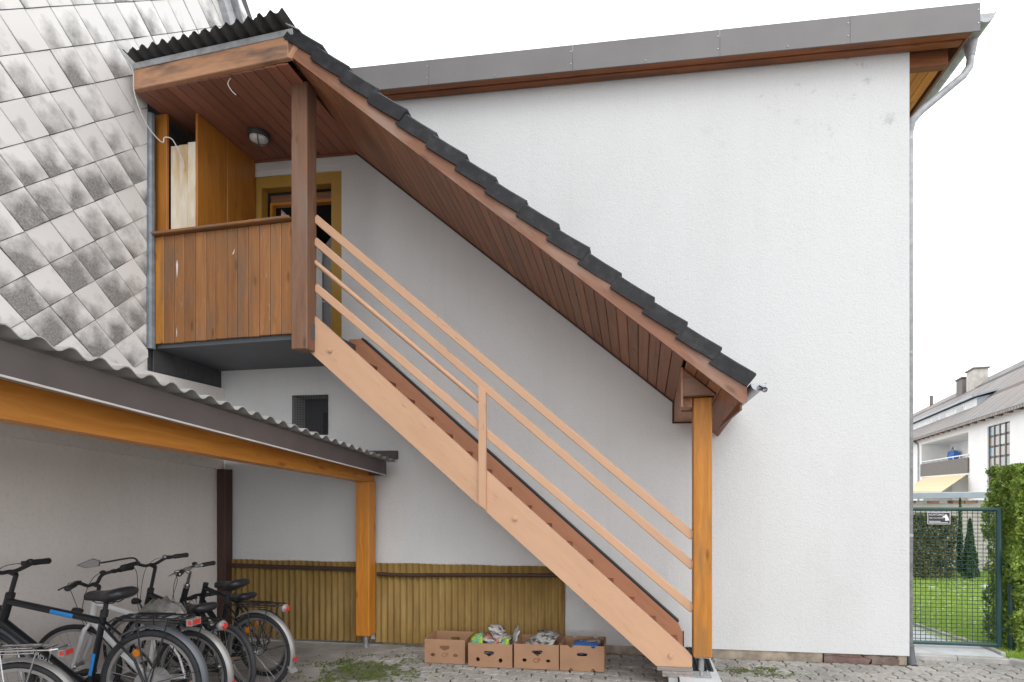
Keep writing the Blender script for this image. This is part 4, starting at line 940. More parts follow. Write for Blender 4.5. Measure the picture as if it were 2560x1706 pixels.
def bicycle(label, rear, front, frame='blackpaint', guard='greyguard', fguard=True, rack='black', step=False, bar=(.30, .08, .05, .0), barz=1.06, saddle_z=.96, light='box', fork='blackpaint', stem='black',
            steer=0, decals=(), mirror=False, battery=False, forklight=True, rear_light_x=-.30, tilt=0, hubgear=False, wheelbase=1.07, headx=.80, whiterear=False, suspension=False, thick=.021, hub_motor=False, ref_x=True, scale=1.0):
    rear, front = Vector((*rear, 0)), Vector((*front, 0)); d = (front-rear).normalized()
    t = thing('bicycle', label, 'bicycle', rear, math.atan2(d.y, d.x), 'bicycles parked under the shelter')
    W0 = WM[t]; W = W0 @ Matrix.Rotation(tilt, 4, 'X') @ Matrix.Scale(scale, 4)
    H = Vector
    bb = H((.43, 0, .285)); st_top = H((.325, 0, .80)); ht = H((headx, 0, .90)); hb = H((headx+.06, 0, .70)); fh = H((wheelbase, 0, RW)); rh = H((0, 0, RW))
    mb = MB(); mb.tube([bb, st_top], .018, 10); mb.tube([hb+H((-.006, 0, .03)), bb], .029, 12); mb.tube([hb, ht], .025, 12)
    if step: mb.tube(catmull([ht+H((.03, 0, -.14)), H((.68, 0, .62)), H((.52, 0, .54)), H((.37, 0, .50))], 5), .018, 10)
    else: mb.tube([ht+H((.01, 0, -.035)), st_top+H((.015, 0, -.06))], .0225, 12)
    fr = mb.build('frame', frame, t, M=W)
    mb = MB()
    for s in (-1, 1):
        mb.tube([st_top+H((.02, s*.018, -.06)), H((.08, s*.045, .50)), rh+H((0, s*.062, .01))], .0085, 7); mb.tube([bb+H((-.04, s*.02, 0)), H((.20, s*.045, .31)), rh+H((0, s*.062, 0))], .010, 7)
    mb.build('rear_stays', 'whitepaint' if whiterear else frame, fr, M=W)
    # fork and steering
    Ms = W @ Matrix.Translation(hb) @ Matrix.Rotation(math.radians(-17), 4, 'Y') @ Matrix.Rotation(steer, 4, 'Z') @ Matrix.Rotation(math.radians(17), 4, 'Y') @ Matrix.Translation(-hb)
    mb = MB()
    for s in (-1, 1): mb.tube([hb+H((.0, s*.012, -.01)), hb+H((.012, s*.050, -.04)), hb+H((.06, s*.055, -.18)), fh+H((0, s*.055, 0))], [.014, .017, .016 if not suspension else .021, .010], 9)
    fk = mb.build('fork', fork, t, M=Ms)
    fwW = Ms
    c = (0, 0, 0)
    wheel(t, Ms, wheelbase, 'front_wheel', thick=thick); wheel(t, W, 0, 'rear_wheel', reflector=True, hubgear=hubgear, thick=thick)
    if hub_motor:
        mb = MB(); mb.tube([(0, -.055, RW), (0, -.05, RW), (0, .05, RW), (0, .055, RW)], [.03, .085, .085, .03], 20); mb.build('hub_motor', 'clearplastic', t, M=W)
    gp = [(.0, -.030), (.012, -.018), (.016, 0), (.012, .018), (0, .030), (.002, .024), (.010, .014), (.013, 0), (.010, -.014), (.002, -.024)]
    if guard:
        mb = MB(); ringarc(mb, (0, 0, RW), RW+.012, R(-8)+R(150 if False else 0)+math.pi*.0, 0, gp, 2) if False else None
        ringarc(mb, (0, 0, RW), RW+.012, R(55), R(205), gp, 26)
        e = polar((0, 0, RW), RW+.014, R(205)); 
        g = mb.build('rear_mudguard', guard, t, M=W)
        mb = MB(); e0 = polar((0, 0, RW), RW+.010, R(200)); mb.add([e0+H((.0, -.036, .02)), e0+H((0, .036, .02)), e0+H((-.045, .040, -.035)), e0+H((-.045, -.040, -.035)), e0+H((.008, -.036, .02)), e0+H((.008, .036, .02)), e0+H((-.037, .040, -.037)), e0+H((-.037, -.040, -.037))], [[0, 1, 2, 3], [4, 7, 6, 5], [0, 4, 5, 1], [1, 5, 6, 2], [2, 6, 7, 3], [3, 7, 4, 0]]); mb.build('mud_flap', guard, g, M=W)
        if ref_x:
            mb = MB(); p = polar((0, 0, RW), RW+.036, R(186)); mb.box((0, 0, 0), (.012, .040, .032), Matrix.Translation(p) @ Matrix.Rotation(R(-6), 4, 'Y')); mb.build('guard_reflector', 'redlens', g, M=W)
        if fguard:
            mb = MB(); ringarc(mb, (wheelbase, 0, RW), RW+.012, R(35), R(170), gp, 22); mb.build('front_mudguard', guard, t, M=Ms)
        mb = MB()
        for s in (-1, 1): mb.tube([rh+H((0, s*.06, 0)), polar((0, s*.03, RW), RW+.012, R(165))], .0022, 4); mb.tube([rh+H((0, s*.06, 0)), polar((0, s*.03, RW), RW+.012, R(110))], .0022, 4)
        mb.build('guard_stays', 'black', g, M=W)
    if rack:
        zr = .775; x0, x1 = .20, -.26
        mb = MB()
        for s in (-1, 1):
            mb.tube([(x0+.08, s*.02, zr-.04), (x0, s*.055, zr), (x1+.03, s*.065, zr), (x1, s*.04, zr)], .0055, 6)
            mb.tube([(-.02, s*.062, RW), (.03, s*.066, .60), (.05, s*.066, zr)], .0048, 6); mb.tube([(-.03, s*.062, RW), (-.16, s*.066, zr)], .0048, 6)
            mb.tube([(x0-.05, s*.09, zr-.01), (x1+.10, s*.09, zr-.01)], .0045, 6)
        mb.tube([(x1, -.04, zr), (x1, .04, zr)], .0055, 6)
        for k in range(5): mb.tube([(x0-.03-.09*k, -.062, zr), (x0-.03-.09*k, .062, zr)], .0045, 6)
        mb.tube([(x0-.05, 0, zr+.012), (x1+.12, 0, zr+.012)], .004, 6); mb.tube([(.12, -.045, zr+.012), (.12, .045, zr+.012), (-.12, .045, zr+.012), (-.12, -.045, zr+.012)], .004, 6, closed=True)
        rk = mb.build('rack', rack, t, M=W)
        mb = MB()
        if light == 'box': mb.box((x1-.018, 0, zr-.03), (.036, .085, .045))
        else: mb.tube([(x1+.01, 0, zr-.03), (x1-.02, 0, zr-.03), (x1-.04, 0, zr-.032)], [.028, .04, .03], 12)
        tl = mb.build('tail_light', 'clearplastic', t, M=W)
        mb = MB()
        if light == 'box': mb.box((x1-.038, 0, zr-.030), (.008, .058, .030)); mb.box((x1-.024, .0435, zr-.030), (.020, .004, .026))
        else: mb.tube([(x1-.038, 0, zr-.032), (x1-.050, 0, zr-.032)], [.027, .020], 12)
        mb.build('lens', 'redlens', tl, M=W)
    # saddle
    sp = st_top+(st_top-bb).normalized()*(saddle_z-.80-.03)
    mb = MB(); mb.tube([st_top-H((0, 0, .02)), sp], .0135, 10); mb.tube([st_top+H((.004, 0, -.03)), st_top+H((-.004, 0, .012))], .022, 10); mb.build('seat_post', 'black', t, M=W)
    rings = []
    for x, w, zt, th in ((.150, .014, -.004, .03), (.142, .030, .0, .055), (.11, .036, .004, .066), (.05, .044, .002, .068), (-.01, .068, .004, .074), (-.06, .096, .014, .082), (-.10, .106, .022, .080), (-.128, .090, .026, .062), (-.142, .055, .022, .03)):
        rings.append([sp+H((x-.01, w*math.copysign(abs(math.cos(a))**.8, math.cos(a)), zt-.0+(.5*th*math.copysign(abs(math.sin(a))**.75, math.sin(a))))) for a in [2*math.pi*k/14 for k in range(14)]])
    mb = MB(); mb.loft(rings); sd_ = mb.build('saddle', 'saddle', t, M=W, smooth=True)
    mb = MB()
    for s in (-1, 1): mb.tube([sp+H((.10, s*.015, -.02)), sp+H((.05, s*.022, -.04)), sp+H((-.06, s*.022, -.04)), sp+H((-.10, s*.04, -.01))], .004, 5)
    mb.build('saddle_rails', 'black', sd_, M=W)
    # cockpit
    up = (ht-hb).normalized(); bc = ht+up*(barz-.03-ht.z)/up.z; bc = H((bc.x, 0, barz-.03))
    mb = MB(); mb.tube([ht, bc], .0135, 10); mb.tube([ht-up*.01, ht+up*.02], .026, 12); mb.tube([bc, bc+H((.05, 0, .02))], .016, 8); sm_ = mb.build('stem', stem, t, M=Ms)
    hw, rise, back, fw_ = bar; cbar = bc+H((.05, 0, .02))
    pts = []
    for s in (-1, 1):
        q = [cbar, cbar+H((.0, s*.05, 0)), cbar+H((-.01+fw_, s*.13, rise*.8)), cbar+H((-back*.55, s*(hw-.13), rise)), cbar+H((-back, s*hw, rise*.9))]; pts.append(q)
    line = catmull(pts[0][::-1]+pts[1][1:], 5); mb = MB(); mb.tube(line, .0135, 9); hbar = mb.build('handlebar', stem if stem != 'chrome' else 'alu', t, M=Ms, smooth=True)
    for k, s in enumerate((-1, 1)):
        e = pts[k][-1]; i = pts[k][-2]; dr = (e-i).normalized()
        mb = MB(); mb.tube([e-dr*.125, e-dr*.115, e-dr*.05, e-dr*.005, e], [.016, .021, .020, .022, .018], 10); mb.build('grip', 'black', hbar, M=Ms)
        mb = MB(); b0 = e-dr*.16; mb.box((0, 0, 0), (.035, .035, .03), Matrix.Translation(b0)); mb.tube(catmull([b0+H((.012, 0, -.005)), b0+H((.05, s*.02, -.015)), b0+H((.055, s*.08, -.02)), b0+H((.045, s*.12, -.022))], 3), [.008]+[.006]*8+[.007], 6); mb.build('brake_lever', 'black' if stem != 'chrome' else 'alu', hbar, M=Ms)
        mb = MB(); mb.tube(catmull([b0+H((.02, 0, 0)), b0+H((.11, -s*.05, -.02)), b0+H((.14, -s*.12, -.12)), hb+H((.07, s*.012, .08)), hb+H((.04, s*.015, -.02))], 6), .0026, 5); mb.build('brake_cable', 'black', hbar, M=Ms, smooth=True)
    mb = MB(); mb.tube([pts[0][2]+H((0, 0, .008)), pts[0][2]+H((0, 0, .028)), pts[0][2]+H((0, 0, .036))], [.020, .021, .006], 12); mb.build('bell', 'black' if not mirror else 'chrome', hbar, M=Ms)
    if mirror:
        e = pts[1][-1]; b0 = e+H((.0, -.14, .01)); m0 = e+H((.13, .10, .05))
        mb = MB(); mb.tube(catmull([b0, b0+H((.02, .03, .05)), m0+H((-.02, -.07, .0)), m0], 5), .0075, 6)
        ar = mb.build('mirror_arm', 'black', hbar, M=Ms)
        shp = [(-.068, .0), (-.022, -.030), (.052, -.024), (.056, .022), (.018, .044)]
        mb = MB(); F5 = [list(range(5)), [9, 8, 7, 6, 5]]+[[i, (i+1) % 5, 5+(i+1) % 5, 5+i] for i in range(5)]
        Mm = Ms @ Matrix.Translation(m0+H((.0, .05, .005))) @ Matrix.Rotation(R(-48), 4, 'Z') @ Matrix.Scale(-1.2, 4, (0, 1, 0))
        mb.add([(-.006, y, z) for y, z in shp]+[(.012, y*.9, z*.9) for y, z in shp], F5); mr = mb.build('mirror', 'black', hbar, M=Mm)
        mk('mirror_glass', [(-.0075, y*.88, z*.88) for y, z in shp], [[0, 1, 2, 3, 4]], 'clearplastic', mr, M=Mm)
    if forklight:
        p = hb+H((.085, 0, .10)); mb = MB(); mb.tube([p+H((-.03, 0, 0)), p, p+H((.035, 0, 0)), p+H((.04, 0, 0))], [.014, .026, .030, .024], 12); hl = mb.build('head_light', 'black', t, M=Ms)
        mb = MB(); mb.tube([p+H((-.02, 0, -.02)), hb+H((.02, 0, .02))], .006, 6); mb.build('light_bracket', 'black', hl, M=Ms)
    # drive
    mb = MB(); cr = .090; mb.tube([bb+H((0, -.050, 0)), bb+H((0, -.045, 0))], [cr, cr], 24); cw = mb.build('chainwheel', 'black', t, M=W)
    for s, a in ((-1, R(25)), (1, R(205))):
        e = bb+H((.17*math.cos(a), s*.075, .17*math.sin(a))); mb = MB(); mb.tube([bb+H((0, s*.06, 0)), e], [.013, .010], 7); ck = mb.build('crank', 'alu', cw, M=W)
        mb = MB(); mb.box(e+H((0, s*.06, 0)), (.085, .09, .022)); pd = mb.build('pedal', 'black', ck, M=W)
        mb = MB(); mb.box(e+H((.044, s*.06, 0)), (.004, .05, .014)); mb.box(e+H((-.044, s*.06, 0)), (.004, .05, .014))
        mk('pedal_reflector', mb.V, mb.F, 'amber', cw, M=W)
    mb = MB(); mb.tube([bb+H((0, -.048, cr)), H((.0, -.048, RW+.035)), H((-.035, -.048, RW)), H((0, -.048, RW-.035)), bb+H((0, -.048, -cr)), bb+H((cr, -.048, 0))], .0045, 5, closed=True); mb.build('chain', 'darksheet', cw, M=W, smooth=False)
    mb = MB(); mb.tube([bb+H((-.05, .05, -.02)), H((.27, .12, .008))], .007, 6); mb.build('kickstand', 'black', t, M=W)
    if battery:
        dt = bb-hb; dn = dt.normalized(); up_ = H((-dn.z, 0, dn.x)); up_ = up_ if up_.z > 0 else -up_
        mb = MB(); P = lambda a, h: hb+dn*a+up_*h
        poly = [P(.02, .03), P(.03, .12), P(.10, .15), P(.30, .13), P(.38, .08), P(.38, .03)]
        mb.loft([[p+H((0, s*w, 0)) for p in poly] for s, w in ((-1, .036), (-1, .046), (1, .046), (1, .036))]); mb.build('battery', 'anthracite', fr, M=W)
    for nm, mt_, a, b, h in decals:      # flat printed panels on tubes
        A_, B_ = (ht+H((.01, 0, -.035)), st_top+H((.015, 0, -.06))) if a[0] == 'top' else ((hb+H((-.006, 0, .03)), bb) if a[0] == 'down' else (st_top, bb))
        rr = .0238 if a[0] == 'top' else .0302 if a[0] == 'down' else .0192
        for s in (1, -1):
            mb = MB(); p0 = A_.lerp(B_, a[1]); p1 = A_.lerp(B_, b); dd = (p1-p0).normalized(); nn = H((-dd.z, 0, dd.x))
            V = []
            for q in (p0, p1):
                for ang in (-.7, -.25, .25, .7): V.append(q+nn*(rr*math.sin(ang*h))+H((0, s*(rr*math.cos(ang*h)+.0006), 0)))
            mb.add(V, [[0, 1, 5, 4], [1, 2, 6, 5], [2, 3, 7, 6]]); mb.build(nm, mt_, fr, M=W)
    return t, W, dict(hb=hb, bb=bb, ht=ht, st=st_top, fr=fr)
# pairs of contact points: rear wheel, front wheel
A = bicycle('black bicycle with silver mudguards, yellow frame mark and lamp on its rack', (-3.41, -1.53), (-4.45, -1.45), guard='silverguard', step=True, stem='chrome', barz=1.06, saddle_z=.96, light='round', hubgear=True, fguard=False, forklight=False, decals=[('yellow_mark', 'yellowdecal', ('down', .10), .28, .8)], bar=(.25, .02, .12, .0), steer=R(14), headx=.76, wheelbase=1.04)
B = bicycle('small black bicycle without rack, its low saddle beside the corner post', (-3.62, -1.17), (-4.56, -1.0), guard=None, rack=None, barz=.80, saddle_z=.82, thick=.026, forklight=False, bar=(.22, -.02, .02, .0), scale=.93)
Cc = bicycle('white-framed bicycle with silver mudguards and a heart-shaped rear light', (-3.50, -2.15), (-4.62, -2.05), frame='whitepaint', fork='whitepaint', guard='silverguard', fguard=False, whiterear=True, light='round', barz=1.03, saddle_z=.83, steer=R(18), bar=(.35, .06, .08, .02), wheelbase=1.14, headx=.95)
Eb = bicycle('black electric bicycle with a mirror and a bulky frame battery', (-3.43, -1.90), (-4.47, -1.66), guard=None, rack=None, barz=1.14, saddle_z=.81, mirror=True, battery=True, steer=R(10), suspension=True, bar=(.31, .04, .07, .0), wheelbase=1.10, headx=.91)
D = bicycle('black bicycle with blue panels and lettered down tube', (-3.555, -2.45), (-4.60, -2.54), guard='greyguard', barz=1.07, saddle_z=.935, light='box', hub_motor=True, decals=[('blue_panel', 'bluedecal', ('top', .48), .72, .9), ('blue_panel', 'bluedecal', ('seat', .52), .80, .9)], bar=(.27, .04, .0, .0), thick=.024, wheelbase=1.15, headx=.97, scale=1.12)
Fb = bicycle('bicycle with a shiny chrome rack, silver mudguard and large red tail light', (-3.98, -3.00), (-4.70, -3.20), guard='silverguard', rack='chrome', light='box', barz=1.12, saddle_z=1.03, stem='chrome', steer=R(4), wheelbase=1.0, headx=.72)
# lettering on the down tube, both sides
i_ = D[2]; A_ = i_['hb']+Vector((-.006, 0, .03)); dd = (i_['bb']-A_).normalized(); ang = math.atan2(dd.z, dd.x)
for s in (1, -1):
    base = A_.lerp(i_['bb'], .50)+Vector((0, s*.0298, 0))
    if s > 0: M = D[1] @ Matrix.Translation(base) @ Matrix(((-1, 0, 0, 0), (0, 0, 1, 0), (0, 1, 0, 0), (0, 0, 0, 1))) @ Matrix.Rotation(-ang, 4, 'Z') @ Matrix.Rotation(math.pi, 4, 'Z')
    else: M = D[1] @ Matrix.Translation(base) @ FACE_FRONT @ Matrix.Rotation(ang, 4, 'Z')
    text('lettering', 'ZÜNDAPP', .040, 'lettering', i_['fr'], M, .0006)
# plastic bag tied over the rack load
pb = thing('plastic_bag', 'crumpled grey plastic bag pulled over the white bicycle saddle', 'bag', (-3.78, -2.1, .80))
mb = MB(); rings = []
for i, (x, w, h) in enumerate(((-.19, .01, .0), (-.16, .06, .03), (-.08, .085, .07), (0, .08, .085), (.08, .085, .06), (.15, .06, .03), (.19, .01, .005))):
    rings.append([Vector((-3.785+x+.012*math.sin(k*2.3+i), -2.125+w*1.25*math.cos(2*math.pi*k/16)*(1+.2*math.sin(k*3.1+i*1.7)), .775+h*.5+(h+.03)*math.sin(2*math.pi*k/16)*(1+.2*math.sin(k*2.7+i*2.1)))) for k in range(16)])
mb.loft(rings); mb.build('bag', 'bag', pb, world=True, smooth='auto')

# ================================================================== GARDEN SIDE
kerb = tag(mk('garden_path', [(2.70, .26, .045), (3.72, .20, .045), (3.74, .62, .045), (3.60, .95, .045), (3.45, 1.55, .045), (3.3, 3.5, .045), (2.70, 9, .045)]+[(2.70, .26, -.04), (3.72, .20, -.04), (3.74, .62, -.04), (3.60, .95, -.04), (3.45, 1.55, -.04), (3.3, 3.5, -.04), (2.70, 9, -.04)],
     [list(range(7))]+[[i, (i+1) % 7, 7+(i+1) % 7, 7+i] for i in range(7)], 'slab'), kind='structure')
plank('kerb_stone', (2.775, .225, .0), (3.24, .20, .0), .10, .08, 'concrete', kerb, (0, 0, 1), .008); plank('kerb_stone', (3.245, .20, .0), (3.73, .172, .0), .10, .08, 'concrete', kerb, (0, 0, 1), .008)
plank('kerb_stone', (3.735, .17, .0), (4.30, -.42, .0), .11, .08, 'concrete', kerb, (0, 0, 1), .008)
for a, b in (((3.76, .30), (3.74, .62)), ((3.74, .63), (3.61, .95)), ((3.61, .96), (3.46, 1.55)), ((3.455, 1.56), (3.32, 3.4))): plank('kerb_stone', (*a, .02), (*b, .02), .11, .05, 'concrete', kerb, (0, 0, 1), .006)
lawn = tag(mk('lawn', [(3.3, -2, .012), (40, -2, .012), (40, 14, .012), (2.71, 14, .012), (2.71, 3, .012)], [[0, 1, 2, 3, 4]], 'soil'), kind='structure')
bpy.data.objects.remove(lawn); lawn = tag(mk('lawn', [(3.45, .21, .012), (40, .21, .012), (40, 14, .012), (2.71, 14, .012), (2.71, 1.5, .012)], [[0, 1, 2, 3, 4]], 'soil'), kind='structure')
V = []; F = []
rg = random.Random(3)
for _ in range(60000):
    t = rg.random()**1.5; y = .35+6.3*t; x0 = 3.75 if y < .7 else 3.3+max(0, (1.5-y))*.2; x = rg.uniform(x0+.02, x0+1.2+y*.75)
    h = rg.uniform(.03, .075); a = rg.uniform(0, 6.28); w = rg.uniform(.003, .006)*(1+t); bx, by = rg.gauss(0, .02), rg.gauss(0, .02); n = len(V)
    V += [(x-w*math.cos(a), y-w*math.sin(a), .01), (x+w*math.cos(a), y+w*math.sin(a), .01), (x+bx, y+by, .01+h)]; F.append((n, n+1, n+2))
g = bpy.data.meshes.new('grass'); g.from_pydata(V, [], F); g.materials.append(MAT['grass']); tag(put(bpy.data.objects.new('grass', g)), 'bright green lawn grass behind the mesh gate', 'grass', kind='stuff')
mb = MB()
for _ in range(420):
    y = rg.uniform(.8, 6.0); x = 3.6+rg.uniform(0, 1.0+y*.6); mb.box((x, y, rg.uniform(.04, .07)), (.018, .018, .006))
tag(mb.build('daisies', 'petal', None, smooth=False), 'white daisies scattered through the lawn', 'flowers', kind='stuff')
def leaves(n, sampler, size, rg, V=None, F=None, flat=0):
    V = [] if V is None else V; F = [] if F is None else F
    for _ in range(n):
        p, nn = sampler(rg); s = size*rg.uniform(.6, 1.35)
        d = (Vector((rg.gauss(0, 1), rg.gauss(0, 1), rg.gauss(0, 1)))+nn*.9); d.normalize(); u = d.orthogonal().normalized(); u = (u+d.cross(u)*rg.uniform(-2, 2)).normalized(); v = d.cross(u); k = len(V)
        V += [p-u*s, p+v*s*.5+d*s*.15, p+u*s, p-v*s*.5+d*s*.15]; F.append((k, k+1, k+2, k+3))
    return V, F
def hedge(name, label, cat, x0, x1, y0, y1, h, n, size, mat, rg, wob=.10, stems=6, group=None):
    t = thing(name, label, cat, ((x0+x1)/2, (y0+y1)/2, 0), group=group)
    def smp(rg):
        f = rg.random(); nn = Vector((0, 0, 1))
        x, y, z = rg.uniform(x0, x1), rg.uniform(y0, y1), rg.uniform(.05, h)
        dep = abs(rg.gauss(0, .06))
        if f < .36: y = y0+dep; nn = Vector((0, -1, 0))
        elif f < .62: x = x0+dep; nn = Vector((-1, 0, 0))
        elif f < .84: z = h-dep
        w = wob*mnoise.noise((x*2.6, y*2.6, z*2.6))+wob*.5*mnoise.noise((x*7, y*7, z*7))
        return Vector((x, y, z))+Vector((-1, -1, .8))*w*.8, nn
    V, F = leaves(n, smp, size, rg)
    o = mk('crown', V, F, mat, t, world=True, recalc=False)
    mb = MB()
    for k in range(stems):
        bx, by = rg.uniform(x0+.12, x1-.12), rg.uniform(y0+.12, y1-.12)
        mb.tube([(bx, by, 0), (bx+rg.uniform(-.1, .1), by+rg.uniform(-.1, .1), h*.5), (bx+rg.uniform(-.2, .2), by+rg.uniform(-.1, .1), h*.9)], [.02, .014, .005], 5)
        for q in range(4):
            zz = rg.uniform(.2, h*.8); mb.tube([(bx, by, zz), (bx+rg.uniform(-.35, .35), by+rg.uniform(-.35, .35), zz+.25)], [.008, .003], 4)
    mb.build('trunk', 'bark', t, world=True)
    box('inner_shade', x0+.16, x1-.1, y0+.16, y1-.1, .25, h-.16, mat, t, .05)
    return t
hedge('clipped_hedge', 'tall light green leafy hedge growing beside the gate post', 'hedge', 3.93, 5.5, .36, .95, 2.06, 22000, .028, 'leaf', random.Random(21), .16, 10)
hedge('thuja_hedge', 'brownish green clipped thuja hedge at the back of the lawn', 'hedge', 4.7, 6.05, 5.55, 6.2, 1.27, 16000, .034, 'thuja', random.Random(22), .07, 6)
def conifer(label, x, y, h, r, seed, n=5000):
    t = thing('young_conifer', label, 'conifer', (x, y, 0), group='conifers before the garden wall'); rg = random.Random(seed)
    def smp(rg):
        z = rg.random()**1.4; a = rg.uniform(0, 6.3); rr = r*(1-z)**.8*(.75+.35*mnoise.noise((math.cos(a)*2, math.sin(a)*2, z*9+seed)))*math.sqrt(rg.uniform(.3, 1))
        return Vector((x+rr*math.cos(a), y+rr*math.sin(a), .08+z*(h-.08))), Vector((math.cos(a), math.sin(a), .3))
    V, F = leaves(n, smp, .028, rg); mk('crown', V, F, 'conifer', t, world=True, recalc=False)
    mb = MB(); mb.tube([(x, y, 0), (x, y, h*.8)], [.03, .008], 6); mb.build('trunk', 'bark', t, world=True)
conifer('slim dark conifer standing alone before the pale garden wall', 6.38, 5.75, 1.20, .19, 31)
conifer('dark conifer half hidden behind the gate edge', 7.0, 5.75, 1.30, .24, 32)
conifer('thin conifer leader rising behind the clipped thuja hedge', 5.55, 6.30, 1.62, .12, 33, 1500)
conifer('pointed conifer top between hedge and garden wall', 6.55, 6.42, 1.60, .10, 34, 1500)
# stones at the lawn edge
for k, (x, y, s) in enumerate(((6.15, 4.7, .16), (6.0, 4.4, .10), (5.1, 4.55, .09))):
    mb = MB(); mb.loft([[Vector((x+s*q*(1+.2*math.sin(i*2.1+k))*math.cos(2*math.pi*i/10), y+s*.6*q*math.sin(2*math.pi*i/10), z*s*.6)) for i in range(10)] for q, z in ((1, 0), (.95, .5), (.6, .85), (.1, .95))])
    tag(mb.build('pale_stone', 'petal', None, smooth=True), ('large pale stone by the lone conifer on the lawn', 'small pale stone in front of the large one', 'pale stone in the grass before the thuja hedge')[k], 'stone')
# garden wall with sheet capping
gw = thing('garden_wall', 'pale garden wall with pink brick course and blue-grey metal capping', 'wall', (7, 7, 0))
gz = lambda x: .10*(x-5.7)*.8
mk('wall', [(3, 7.0, 0), (14, 7.0, 0), (14, 7.0, 1.50), (3, 7.0, 1.44), (3, 7.3, 0), (14, 7.3, 0), (14, 7.3, 1.50), (3, 7.3, 1.44)], [[0, 1, 2, 3], [4, 7, 6, 5], [0, 4, 5, 1], [3, 2, 6, 7], [1, 5, 6, 2], [0, 3, 7, 4]], 'gardenwall', gw, world=True)
rb = random.Random(8)
for k in range(26):
    x = 4.2+k*.25
    if rb.random() < .72: box('brick', x, x+.235, 6.985, 7.2, 1.452+.0055*(x-3), 1.515+.0055*(x-3)+rb.uniform(-.01, .01), 'brick' if rb.random() < .7 else 'gardenwall', gw, .004)
plank('capping', (3, 7.1, 1.60), (14, 7.1, 1.76), .13, .5, 'leadblue', gw, (0, 0, 1), .006)
# gate
gate = thing('mesh_gate', 'dark green tubular gate with square wire mesh between house corner and hedge', 'gate', (3.4, .5, 0))
gx0, gx1, gz0, gz1, gy = 2.93, 3.83, .10, 1.575, .5
mb = MB(); mb.tube([(gx0, gy, gz1), (gx1, gy, gz1)], .022, 10); mb.build('top_rail', 'gatepaint', gate, world=True)
mb = MB(); mb.tube([(gx0, gy, gz0), (gx1, gy, gz0)], .022, 10); mb.build('bottom_rail', 'gatepaint', gate, world=True)
mb = MB(); mb.tube([(gx1, gy, gz0-.02), (gx1, gy, gz1+.02)], .030, 10); mb.build('gate_stile', 'gatepaint', gate, world=True)
mb = MB(); mb.tube([(gx0, gy, gz0-.02), (gx0, gy, gz1+.02)], .022, 10); mb.build('gate_stile', 'gatepaint', gate, world=True)
mb = MB(); mb.tube([(3.955, gy, 0), (3.955, gy, 1.06)], .032, 10); mb.build('hinge_post', 'gatepaint', gate, world=True)
for z in (.27, .98): mb = MB(); mb.tube([(gx1, gy, z), (3.955, gy, z)], .014, 8); mb.build('hinge', 'gatepaint', gate, world=True)
nv = 17; nh = 34
for i in range(1, nv): mb = MB(); xx = gx0+(gx1-gx0)*i/nv; mb.tube([(xx, gy-.004, gz0), (xx, gy-.004, gz1)], .0034, 4); mb.build('wire', 'gatepaint', gate, world=True, smooth=False)
for i in range(1, nh): mb = MB(); zz = gz0+(gz1-gz0)*i/nh; mb.tube([(gx0, gy+.003, zz), (gx1, gy+.003, zz)], .0034, 4); mb.build('wire', 'gatepaint', gate, world=True, smooth=False)
sg = thing('warning_sign', 'small black guard dog warning sign hung on the gate', 'sign', (3.21, .48, 1.47))
sx0, sx1, sz0, sz1 = 3.105, 3.325, 1.415, 1.535
box('plate', sx0, sx1, .478, .484, sz0, sz1, 'signblack', sg, .002)
for a, b, c, d in ((sx0-.004, sx1+.004, sz1, sz1+.006), (sx0-.004, sx1+.004, sz0-.006, sz0), (sx0-.006, sx0, sz0, sz1), (sx1, sx1+.006, sz0, sz1)): box('rim', a, b, .476, .486, c, d, 'lettering', sg, .001)
T = lambda x, z: Matrix.Translation((x, .4772, z)) @ FACE_FRONT
text('lettering', 'ACHTUNG!', .030, 'white', sg, T(sx0+.008, sz1-.022), .0006, 'LEFT'); text('lettering', 'HIER WACHE ICH', .0185, 'white', sg, T(sx0+.008, sz1-.058), .0006, 'LEFT')
mb = MB(); mb.box((sx0+.067, .4772, sz0+.026), (.118, .001, .006)); mb.box((sx0+.105, .4772, sz0+.013), (.195, .001, .006)); mb.build('small_print', 'lettering', sg, world=True, smooth=False)
dog = [(.0, .052), (.028, .070), (.030, .083), (.037, .078), (.046, .080), (.063, .048), (.074, .018), (.066, .013), (.032, .010), (.031, .042), (.008, .047)]
prism('dog_head', [(sx1-.078+x, sz0+.022+z) for x, z in dog], .4766, .4778, 'white', sg)

# ================================================================== FAR APARTMENT HOUSE
P0 = Vector((18.93, 24.34, 0)); ex = Vector((4.22, 21.01, 0)).normalized(); en = Vector((-ex.y, ex.x, 0))
FM = Matrix(((ex.x, en.x, 0, P0.x), (ex.y, en.y, 0, P0.y), (0, 0, 1, 0), (0, 0, 0, 1)))      # local x along facade, y outwards, z up
apt = put(bpy.data.objects.new('apartment_house', None), None, FM); tag(apt, 'white apartment house with grey tiled roof, dormer band and recessed balcony', 'building')
def fbox(name, x0, x1, y0, y1, z0, z1, mat, parent=apt, bev=.01): 
    c = Vector(((x0+x1)/2, (y0+y1)/2, (z0+z1)/2)); d = (x1-x0, y1-y0, z1-z0)
    return put(bpy.data.objects.new(name, cbox_mesh(name, *d, bev, mat)), parent, FM @ Matrix.Translation(c))
def fmk(name, V, F, mat, parent=apt, U=(1, 0, 0)): return mk(name, V, F, mat, parent, M=FM, U=U)
